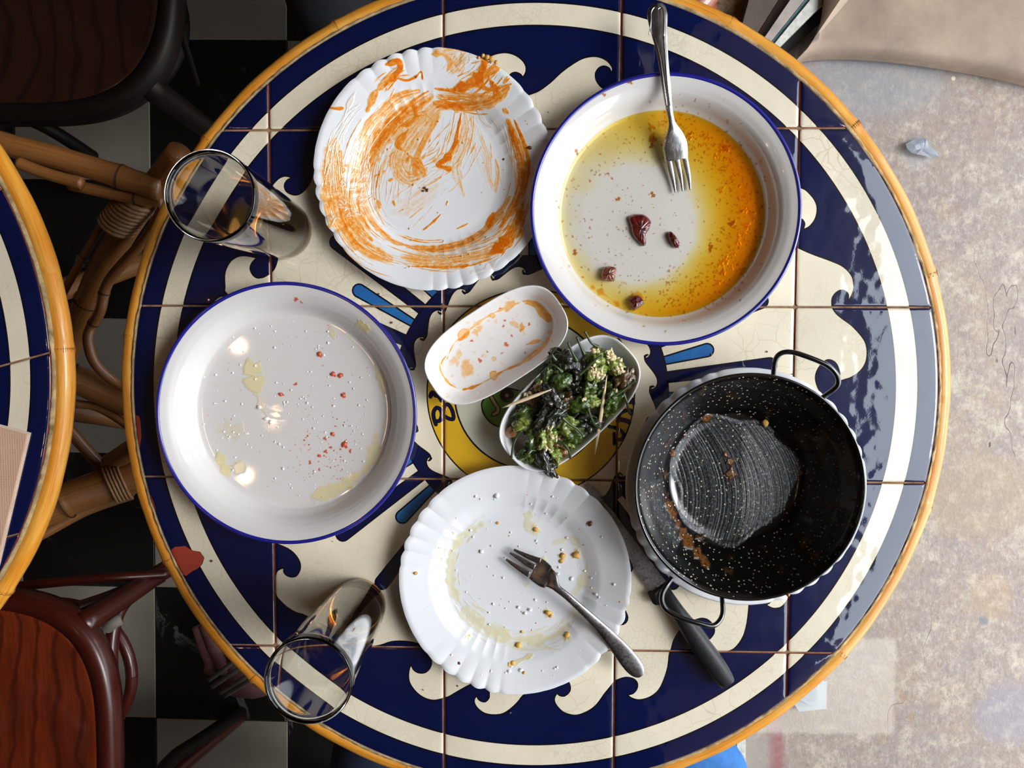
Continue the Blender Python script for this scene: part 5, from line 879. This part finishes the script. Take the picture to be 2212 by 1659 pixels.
# ---------------------------------------------------------------- fried peppers
d2L = np.array([c2[0], c2[1]])
def pepper(label, x, y, z, size, elong, rot, mat, stem=None, seeds=None, wr=.28, seed=0, pitch=0.0):
    """one fried pepper: collapsed, creased body; optional stem (list of px,z) and seed cluster"""
    c = at(x, y, z); root = empty('fried_pepper', tuple(c)); tag(root, label, 'pepper', 'fried green peppers in the oval dish'); r_ = size * 1.2 * pxm(z) / 2; seg, rings = 40, 30; V = []; off = Vector((seed * 3.1, seed * 1.7, seed))
    for i in range(rings + 1):
        ph = math.pi * i / rings - math.pi / 2
        for j in range(seg):
            th = 2 * math.pi * j / seg; d = Vector((math.cos(ph) * math.cos(th), math.cos(ph) * math.sin(th), math.sin(ph)))
            fold = abs(math.sin(th * 2.5 + d.z * 2 + seed)) ; nz_ = noise.fractal(d * 1.7 + off, 1, 2, 3); k = 1 - wr * .75 * fold * math.cos(ph) + wr * nz_ * 1.1 - .22 * max(0, noise.noise(d * 4 + off)) - .10 * abs(noise.noise(d * 9 + off))
            V.append(d * k)
    V = np.array([tuple(v) for v in V]) * np.array([r_, r_ * .82, r_ * elong]); e = Matrix.Rotation(rot, 3, 'Z') @ Matrix.Rotation(math.pi / 2 - pitch, 3, 'Y'); V = V @ np.array(e).T; V[:, 2] *= .78
    Fc = [(i * seg + j, i * seg + (j + 1) % seg, (i + 1) * seg + (j + 1) % seg, (i + 1) * seg + j) for i in range(rings) for j in range(seg)]; mesh('pepper_flesh', V, Fc, M[mat], root)
    if stem:
        P = spline([at(*p) - c for p in stem], 6); n = len(P); g = Geo().tube(P, np.interp(np.arange(n), [0, n * .25, n - 2, n - 1], [.0022, .0011, .0010, .0014]), 8); g.make('pepper_stem', M['pepper_stem'], root)
    if seeds:
        g = Geo(); rn = random.Random(seed + 50)
        for sx, sy, n_, sp_ in seeds:
            q = at(sx, sy, z + r_ / 1.1 * .62) - c
            for k in range(n_):
                t_ = rn.random() * 6.28; rr = sp_ * 1.15 * pxm(z) * math.sqrt(rn.random()); s_ = rn.uniform(.0018, .0025); g.blob(q + np.array([rr * math.cos(t_), rr * math.sin(t_), rn.uniform(-.0012, .0012) - rr * .25]), (s_, s_ * .85, s_ * .5), 8, 5, .05, rn, rot=Matrix.Rotation(rn.random() * 3, 3, 'X') @ Matrix.Rotation(rn.random() * 3, 3, 'Y'))
        g.make('seed_cluster', M['pepper_seed'], root)
    return root
PL = [
 ('bright green round fried pepper, shiny, near the upper left of the heap', 1213, 823, .034, 42, 1.0, .3, 'pepper_green', [(1213, 803, .040), (1206, 796, .043), (1196, 789, .043), (1186, 789, .041)], None, .12),
 ('blackened glossy pepper at the top left rim of the heap', 1218, 777, .032, 52, 1.1, -.5, 'pepper_charred', [(1200, 778, .036), (1192, 765, .039), (1196, 757, .041), (1201, 757, .041)], None, .3),
 ('charred pepper with a long green stem pointing up, second from the top left', 1250, 800, .028, 42, 1.1, 1.2, 'pepper_charred', [(1246, 780, .034), (1237, 763, .038), (1229, 745, .041), (1228, 739, .041)], None, .3),
 ('dark pepper whose stem tip is scorched brown, at the top of the heap', 1268, 782, .027, 40, 1.0, .8, 'pepper_charred', [(1262, 765, .034), (1254, 748, .038), (1248, 733, .041), (1246, 728, .042)], None, .3),
 ('pale green torn pepper with seeds and a green stem reaching past the dish rim', 1292, 772, .031, 46, 1.0, .2, 'pepper_lime', [(1291, 750, .035), (1277, 740, .038), (1268, 724, .040), (1263, 716, .041)], [(1283, 758, 8, 8), (1312, 762, 10, 10)], .3),
 ('torn pepper spilling pale seeds down the right end', 1325, 790, .029, 46, 1.1, -.7, 'pepper_lime', None, [(1318, 772, 12, 11), (1334, 790, 16, 14), (1341, 797, 12, 9)], .3),
 ('split pepper with a mound of cream seeds in the middle of the heap', 1285, 806, .034, 44, 1.0, .6, 'pepper_lime', [(1252, 808, .041), (1266, 797, .043), (1285, 778, .044), (1300, 768, .043)], [(1285, 802, 18, 13), (1296, 812, 10, 8)], .25),
 ('brown crisp pepper at the right end of the dish', 1347, 822, .028, 50, 1.1, .9, 'pepper_brown', [(1371, 822, .033), (1358, 834, .034), (1340, 848, .035), (1322, 860, .036)], None, .4),
 ('green wrinkled pepper left of the upright toothpick', 1270, 842, .036, 44, 1.0, 1.0, 'pepper_green', None, None, .4),
 ('bright green pepper half beside the toothpick, glossy and cut open', 1255, 872, .036, 48, 1.1, .3, 'pepper_green', None, [(1262, 868, 5, 7)], .25),
 ('lime green folded pepper in the centre of the heap', 1277, 866, .037, 34, 1.0, -.4, 'pepper_lime', None, None, .3),
 ('leafy dark green pepper under the right toothpick, stem drooping over the rim', 1322, 862, .030, 50, 1.2, .8, 'pepper_green', [(1346, 850, .031), (1353, 866, .031), (1357, 882, .029), (1360, 893, .027)], [(1327, 846, 4, 5)], .4),
 ('pale pepper skin low at the right of the toothpick', 1316, 884, .022, 40, 1.0, .4, 'pepper_lime', None, None, .45),
 ('olive pepper with brown seeds at the left edge of the heap', 1178, 822, .026, 50, 1.2, 1.0, 'pepper_green', None, [(1170, 836, 16, 12)], .35),
 ('brown pepper with exposed seeds under the left toothpick', 1152, 850, .024, 48, 1.3, .5, 'pepper_brown', None, [(1160, 840, 12, 11), (1142, 852, 8, 8)], .35),
 ('burnt black shrivelled pepper strand across the middle', 1193, 862, .040, 40, 1.6, -.9, 'pepper_charred', None, None, .5),
 ('long dark brown charred pepper in the middle of the dish', 1190, 892, .038, 50, 1.7, .8, 'pepper_charred', None, None, .45),
 ('dull brown wrinkled pepper between the charred ones', 1222, 868, .034, 46, 1.2, .1, 'pepper_brown', None, None, .4),
 ('dark green pepper at the left rim above the amber stub', 1142, 888, .026, 46, 1.3, .3, 'pepper_green', None, None, .4),
 ('pale green round pepper with grey char left of the amber stub', 1134, 912, .030, 42, 1.0, .5, 'pepper_lime', [(1126, 930, .030), (1115, 946, .030), (1108, 965, .030), (1105, 988, .028)], None, .3),
 ('amber brown pepper stub at the left end of the dish', 1107, 933, .022, 27, 1.0, 0, 'pepper_amber', None, None, .1),
 ('torn lime pepper with seeds in the lower left cluster', 1180, 942, .034, 46, 1.2, 1.2, 'pepper_lime', None, [(1186, 926, 6, 8), (1192, 950, 8, 9), (1176, 964, 8, 9)], .4),
 ('mottled dark pepper left of the torn lime one', 1158, 940, .031, 44, 1.2, 1.3, 'pepper_green', None, None, .4),
 ('small green pepper at the lower left of the heap', 1142, 982, .026, 42, 1.1, .2, 'pepper_green', None, None, .35),
 ('nearly black pepper hanging over the bottom rim of the dish', 1178, 998, .028, 42, 1.6, -1.0, 'pepper_charred', None, None, .35),
 ('lime coloured scrap of pepper next to the bottom rim', 1198, 980, .028, 34, 1.2, -1.1, 'pepper_lime', None, [(1190, 972, 5, 6)], .4),
 ('amber round pepper stub near the bottom rim, with a dark curved stem', 1217, 977, .022, 25, 1.0, 0, 'pepper_amber', [(1206, 955, .028), (1218, 959, .030), (1228, 972, .029), (1233, 990, .027)], None, .12),
 ('green pepper low on the right with a bright straight stem', 1240, 938, .028, 46, 1.2, .3, 'pepper_green', [(1214, 902, .042), (1230, 916, .041), (1246, 926, .039), (1258, 938, .036)], None, .35),
 ('olive translucent pepper in the lower middle', 1222, 916, .033, 46, 1.2, -.4, 'pepper_lime', None, None, .35),
 ('dark crumpled pepper under the toothpick at the lower right rim', 1270, 912, .030, 46, 1.1, .0, 'pepper_charred', [(1270, 882, .041), (1276, 900, .040), (1285, 918, .036), (1298, 926, .030)], None, .45),
 ('beige papery pepper skin in the lower centre', 1205, 948, .026, 40, 1.1, -.8, 'pepper_brown', None, None, .4),
 ('scorched pepper filling the middle bottom of the pile', 1230, 895, .024, 60, 1.2, .6, 'pepper_charred', None, None, .35),
 ('blackish pepper filling the left bottom of the pile', 1168, 915, .022, 56, 1.2, .6, 'pepper_charred', None, None, .35),
 ('folded dark green pepper filling the gap left of the bright round one', 1188, 812, .024, 50, 1.3, .9, 'pepper_green', None, None, .45),
 ('charred wisp of pepper between the centre and the lower cluster', 1205, 905, .036, 30, 2.0, .9, 'pepper_charred', None, None, .5),
 ('small burnt pepper curl at the centre of the heap beside the round green one', 1240, 838, .034, 34, 1.3, -.3, 'pepper_charred', None, None, .5),
 ('olive green pepper flap right of the centre, low in the pile', 1300, 845, .024, 48, 1.1, .5, 'pepper_green', None, None, .45),
 ('brownish pepper skin low between the two left clusters', 1150, 900, .020, 52, 1.2, .8, 'pepper_brown', None, None, .45),
 ('green pepper low in the lower middle of the pile', 1205, 930, .022, 54, 1.2, .2, 'pepper_green', None, None, .45),
 ('small torn pepper with pale seeds in the exact middle of the lower edge', 1232, 955, .022, 34, 1.1, .7, 'pepper_lime', None, [(1236, 950, 5, 7)], .45),
 ('dark pepper at the bottom of the pile under the split seeds', 1285, 830, .022, 60, 1.2, .6, 'pepper_charred', None, None, .35)]
for k, (lb, x, y, z, sz, el, ro_, mt, st, sd_, wr) in enumerate(PL): pepper(lb, x, y, z - .004, sz, el, ro_, mt, st, sd_, wr, seed=k + 1)

# ---------------------------------------------------------------- napkin
zN = TBz - T + .0015; nap = empty('paper_napkin', (TBx, TBy, TBz)); tag(nap, 'folded peach embossed paper napkin lying on the neighbouring table', 'napkin')
nc = [at(x, y, zN)[:2] - np.array([TBx, TBy]) for x, y in ((66, 936), (-95, 896), (-200, 1215), (-22, 1300))]
nc = [at(66, 935, zN)[:2] - np.array([TBx, TBy])]; v1 = (at(0, 917, zN) - at(66, 935, zN))[:2]; v1 /= np.linalg.norm(v1); v2 = (at(0, 1215, zN) - at(66, 935, zN))[:2]; v2 /= np.linalg.norm(v2); sz = .165; sq = [nc[0], nc[0] + v1 * sz, nc[0] + v1 * sz + v2 * sz, nc[0] + v2 * sz]
for k in range(3):
    i = .0010 * k; q = [np.array(p) * 1 for p in sq]; cen = sum(q) / 4; q = [p + (cen - p) / np.linalg.norm(cen - p) * (.0016 * k) for p in q]; Geo().prism(q, .0004 + .0009 * k, .0004 + .0009 * k + .0007).make('napkin_fold', M['napkin_edge' if k < 2 else 'paper_napkin'], nap, smooth=False)

# ---------------------------------------------------------------- bentwood chairs
def superell(hx, hy, n=3.0, N=120):
    a = np.linspace(0, 2 * math.pi, N, endpoint=False); e = 2 / n; return np.c_[hx * np.sign(np.cos(a)) * np.abs(np.cos(a)) ** e, hy * np.sign(np.sin(a)) * np.abs(np.sin(a)) ** e]
def chair(label, cpx, zs, hpx, rz, wood, frame, ringpx=38, legs=True, back=True):
    c = at(cpx[0], cpx[1], zs); root = empty('wooden_chair', (c[0], c[1], 0)); tag(root, label, 'chair'); h = hpx * pxm(zs); H = T + zs; w_ = ringpx * pxm(zs); o_ = superell(h, h); inn_ = superell(h - w_, h - w_); N = len(o_)
    V = []; 
    for s_, z in ((h, -.028), (h + .0015, -.018), (h + .001, -.006), (h - .004, .0), (h - w_ * .5, .0015), (h - w_, -.001), (h - w_, -.028)): p = superell(s_, s_); V += [(x, y, H + z) for x, y in p]
    Fc = [(i * N + j, i * N + (j + 1) % N, (i + 1) * N + (j + 1) % N, (i + 1) * N + j) for i in range(6) for j in range(N)] + [(6 * N + j, 6 * N + (j + 1) % N, (j + 1) % N, j) for j in range(N)]; sf = mesh('seat_frame', V, Fc, M[frame], root)
    V = []
    for s_, z in ((1.0, -.003), (.985, -.0015), (.93, -.0065), (.6, -.010), (0, -.012)): p = superell((h - w_) * s_, (h - w_) * s_); V += [(x, y, H + z) for x, y in p]
    Fc = [(i * N + j, i * N + (j + 1) % N, (i + 1) * N + (j + 1) % N, (i + 1) * N + j) for i in range(4) for j in range(N)]; sp_ = mesh('seat', V, Fc, M[wood], root)
    if legs:
        for sx, sy in ((1, 1), (1, -1), (-1, 1), (-1, -1)):
            P = spline([(sx * h * .76, sy * h * .76, H - .012), (sx * h * .83, sy * h * .83, H * .55), (sx * h * .95, sy * h * .95, .0)], 6); Geo().tube(P, np.linspace(.017, .011, len(P)), 14).make('leg', M[frame], root)
        a = np.linspace(0, 2 * math.pi, 48, endpoint=False); P = np.c_[h * .8 * np.cos(a), h * .8 * np.sin(a), np.full(48, H * .55)]; P = np.r_[P, P[:1]]; P[:, :2] *= .72; Geo().tube(P, .009, 10, cap=False).make('hoop_stretcher', M[frame], root)
    if back:
        P = spline([(-h * .82, h * .78, H - .02), (-h * 1.0, h * .85, H + .20), (-h * 1.12, h * .55, H + .42), (-h * 1.15, 0, H + .47), (-h * 1.12, -h * .55, H + .42), (-h * 1.0, -h * .85, H + .20), (-h * .82, -h * .78, H - .02)], 8); Geo().tube(P, .012, 12).make('backrest_hoop', M[frame], root)
    root.rotation_euler = (0, 0, rz); return root
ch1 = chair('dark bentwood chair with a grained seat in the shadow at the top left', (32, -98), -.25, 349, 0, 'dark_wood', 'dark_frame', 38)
ch2 = chair('glossy red brown bentwood chair with a worn grained seat at the bottom left', (-82, 1604), -.25, 346, 0, 'red_wood', 'red_frame', 38)
def extra(root, pts, rpx, name, mat, m=14):
    P = np.array([at(x, y, z) for x, y, z in pts]); P = spline(P, 8); r = rpx * pxm(pts[0][2]); Q = P - np.array([root.location.x, root.location.y, 0]); return Geo().tube(Q, r, m).make(name, M[mat], root)
extra(ch2, [(160, 1318, -.31), (240, 1290, -.36), (320, 1255, -.42), (400, 1215, -.50)], 17, 'front_leg_brace', 'red_frame'); extra(ch2, [(30, 1268, -.34), (130, 1257, -.36), (250, 1247, -.38), (360, 1240, -.42)], 11, 'side_rail', 'red_frame')
extra(ch2, [(250, 1560, -.40), (244, 1490, -.41), (240, 1420, -.42), (247, 1350, -.43), (265, 1308, -.45), (300, 1275, -.47), (350, 1245, -.5)], 15, 'curved_brace', 'red_frame')
ftp = extra(ch2, [(232, 1355, -.405), (246, 1344, -.40), (262, 1338, -.405)], 14, 'glue_patch', 'grey_webbing')
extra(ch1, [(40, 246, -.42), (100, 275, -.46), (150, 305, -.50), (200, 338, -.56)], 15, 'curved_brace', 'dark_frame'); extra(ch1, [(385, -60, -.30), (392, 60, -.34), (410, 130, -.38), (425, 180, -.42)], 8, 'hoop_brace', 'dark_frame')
cb = at(480, 1975, -.25); ch3 = empty('wooden_chair', (cb[0], cb[1], 0)); tag(ch3, 'dark wooden chair below the frame, only its splayed front leg showing at the bottom', 'chair')
extra(ch3, [(300, 1790, -.27), (325, 1705, -.36), (372, 1640, -.44), (430, 1600, -.52), (500, 1552, -.64), (520, 1540, -.695)], 19, 'leg', 'dark_frame')
for k in ((330, 2130), (650, 1810), (640, 2130)): extra(ch3, [(k[0], k[1], -.27), (k[0] + 60, k[1] - 60, -.45), (k[0] + 120, k[1] - 120, -.695)], 17, 'leg', 'dark_frame')
hh3 = 205 * pxm(-.25); V = []; 
for s_, z in ((hh3, -.03), (hh3 + .001, -.015), (hh3 - .006, 0), (0, -.004)): V += [(x, y, T - .25 + z) for x, y in superell(s_, s_, N=60)]
mesh('seat', V, [(i * 60 + j, i * 60 + (j + 1) % 60, (i + 1) * 60 + (j + 1) % 60, (i + 1) * 60 + j) for i in range(3) for j in range(60)], M['dark_wood'], ch3)
ch4 = chair('orange red wooden chair pushed under the top edge of the table', (1330, -190), -.25, 248, 0, 'orange_wood', 'orange_wood', 60, True, False)

# ---------------------------------------------------------------- cloth, people's knees, litter
def bagfold():
    root = empty('cloth_bag', tuple(at(500, 1430, -.62))); tag(root, 'folded pink cloth bag with grey straps on the black floor tile below the table', 'bag'); L0 = np.array(root.location); g = Geo()
    for pts, r0, r1 in (([(426, 1352, -.60), (440, 1390, -.60), (455, 1430, -.61), (452, 1452, -.62)], 16, 12), ([(446, 1345, -.59), (462, 1380, -.59), (478, 1420, -.60), (484, 1452, -.62)], 22, 14), ([(480, 1370, -.60), (510, 1400, -.60), (500, 1440, -.62)], 30, 20)):
        P = spline([at(*p) - L0 for p in pts], 6); g.tube(P, np.interp(np.arange(len(P)), [0, len(P) // 2, len(P) - 1], [r0 * .8, r0, r1]) * pxm(-.6), 14, flat=.7)
    g.blob(at(540, 1475, -.62) - L0, (.055, .026, .03), 14, 9, .04, random.Random(2)); g.make('bag_body', M['pink_cloth'], root)
    for a_, b_ in (((450, 1470), (530, 1412)), ((457, 1485), (545, 1425)), ((475, 1498), (570, 1436)), ((484, 1504), (580, 1446))):
        P = [at(a_[0], a_[1], -.59) - L0, at((a_[0] + b_[0]) / 2, (a_[1] + b_[1]) / 2, -.575) - L0, at(*b_, -.575) - L0]; Geo().tube(spline(P, 5), 5.2 * pxm(-.6), 8, flat=.5).make('bag_strap', M['grey_webbing'], root)
bagfold()
def legs_person(label, pts_list, mat):
    """trousered thighs and shins of a seated person, one continuous skin"""
    me = bpy.data.meshes.new('trousers'); V = []; E = []; R = []
    for pts in pts_list:
        b = len(V)
        for i, (x, y, z, r_) in enumerate(pts): V.append(tuple(at(x, y, z))); R.append(r_)
        E += [(b + i, b + i + 1) for i in range(len(pts) - 1)]
    E.append((0, len(pts_list[0]))); me.from_pydata(V, E, []); me.materials.append(M[mat]); o = link(bpy.data.objects.new('person', me)); o.modifiers.new('s', 'SKIN').use_smooth_shade = True; o.modifiers.new('u', 'SUBSURF').levels = 2; o.modifiers['u'].render_levels = 2
    for i, r_ in enumerate(R): me.skin_vertices[0].data[i].radius = (r_, r_)
    me.skin_vertices[0].data[0].use_root = True; return tag(o, label, 'person')
legs_person('person seated at the bottom edge in dark blue jeans, only one knee in view', [[(850, 2350, -.22, .11), (840, 2000, -.22, .085), (815, 1650, -.23, .068), (830, 1560, -.28, .062), (850, 1480, -.45, .052), (860, 1450, -.655, .045), (880, 1350, -.665, .035)], [(1060, 2350, -.22, .11), (1080, 2000, -.22, .085), (1090, 1640, -.23, .068), (1090, 1540, -.28, .062), (1090, 1460, -.45, .052), (1090, 1430, -.655, .045), (1090, 1320, -.665, .035)]], 'denim')
legs_person('person seated at the top edge in near black trousers, knees in shadow', [[(700, -700, -.20, .11), (700, -350, -.20, .085), (730, 10, -.24, .068), (740, 70, -.28, .060), (760, 120, -.45, .052), (780, 150, -.655, .045), (800, 250, -.665, .035)], [(960, -700, -.20, .11), (950, -350, -.20, .085), (900, -10, -.24, .066), (900, 60, -.28, .060), (920, 110, -.45, .052), (930, 140, -.655, .045), (940, 240, -.665, .035)]], 'dark_cloth')
g = Geo(); c = at(1490, 1720, -.30); V, Fc, uv = lathe([(0, .012), (.060, .010), (.085, 0), (.09, -.02), (.085, -.10), (0, -.12)], 40); V = np.array(V); V[:, 0] *= 1.0; V[:, :2] *= 1 + .05 * np.sin(5 * np.arctan2(V[:, 1], V[:, 0]))[:, None]
o = mesh('cloth_bundle', V * np.array([.92, 1.1, 1]), Fc[:, ::-1], M['bright_blue_cloth'], loc=tuple(c)); tag(o, 'bright blue cloth bundle at the bottom edge beside the white door sill', 'cloth')
g = Geo()
for r0, z in ((1.0, 0),): pass
pc = [(1690, 1470), (1786, 1470), (1784, 1530), (1726, 1536), (1700, 1500)]; pl = empty('plastic_tray', tuple(at(1750, 1500, -T + .003))); tag(pl, 'clear plastic packaging scrap on the pavement by the table rim, lower right', 'packaging'); L0 = np.array(pl.location)
P = np.array([at(x, y, -T)[:2] for x, y in pc]) - L0[:2]; Geo().prism(P, -.002, -.0005).make('tray_base', M['clear_plastic'], pl, smooth=False); Pi = np.array([at(x, y, -T)[:2] for x, y in [(1700, 1478), (1763, 1478), (1762, 1513), (1745, 1516), (1712, 1500)]]) - L0[:2]; Geo().prism(Pi, -.0005, .008).make('tray_cup', M['clear_plastic'], pl, smooth=False)
pp = [(1955, 312), (1992, 298), (2004, 312), (2028, 340), (1990, 336), (1968, 330)]; V = []; rn = random.Random(9)
P = spline([at(x, y, -T)[:2] for x, y in pp], 2, True); cen = P.mean(0); n = len(P); V = [(*p, .0008 + rn.uniform(0, .003)) for p in P] + [(*(cen + (p - cen) * .5), .003 + rn.uniform(0, .004)) for p in P] + [(*cen, .004)]
o = mesh('paper_scrap', V, [(j, (j + 1) % n, n + (j + 1) % n, n + j) for j in range(n)] + [(n + j, n + (j + 1) % n, 2 * n) for j in range(n)], M['paper_scrap'], smooth=False); tag(o, 'crumpled pale blue paper scrap on the pavement at the upper right', 'litter'); sm = o.modifiers.new('t', 'SOLIDIFY'); sm.thickness = .0005
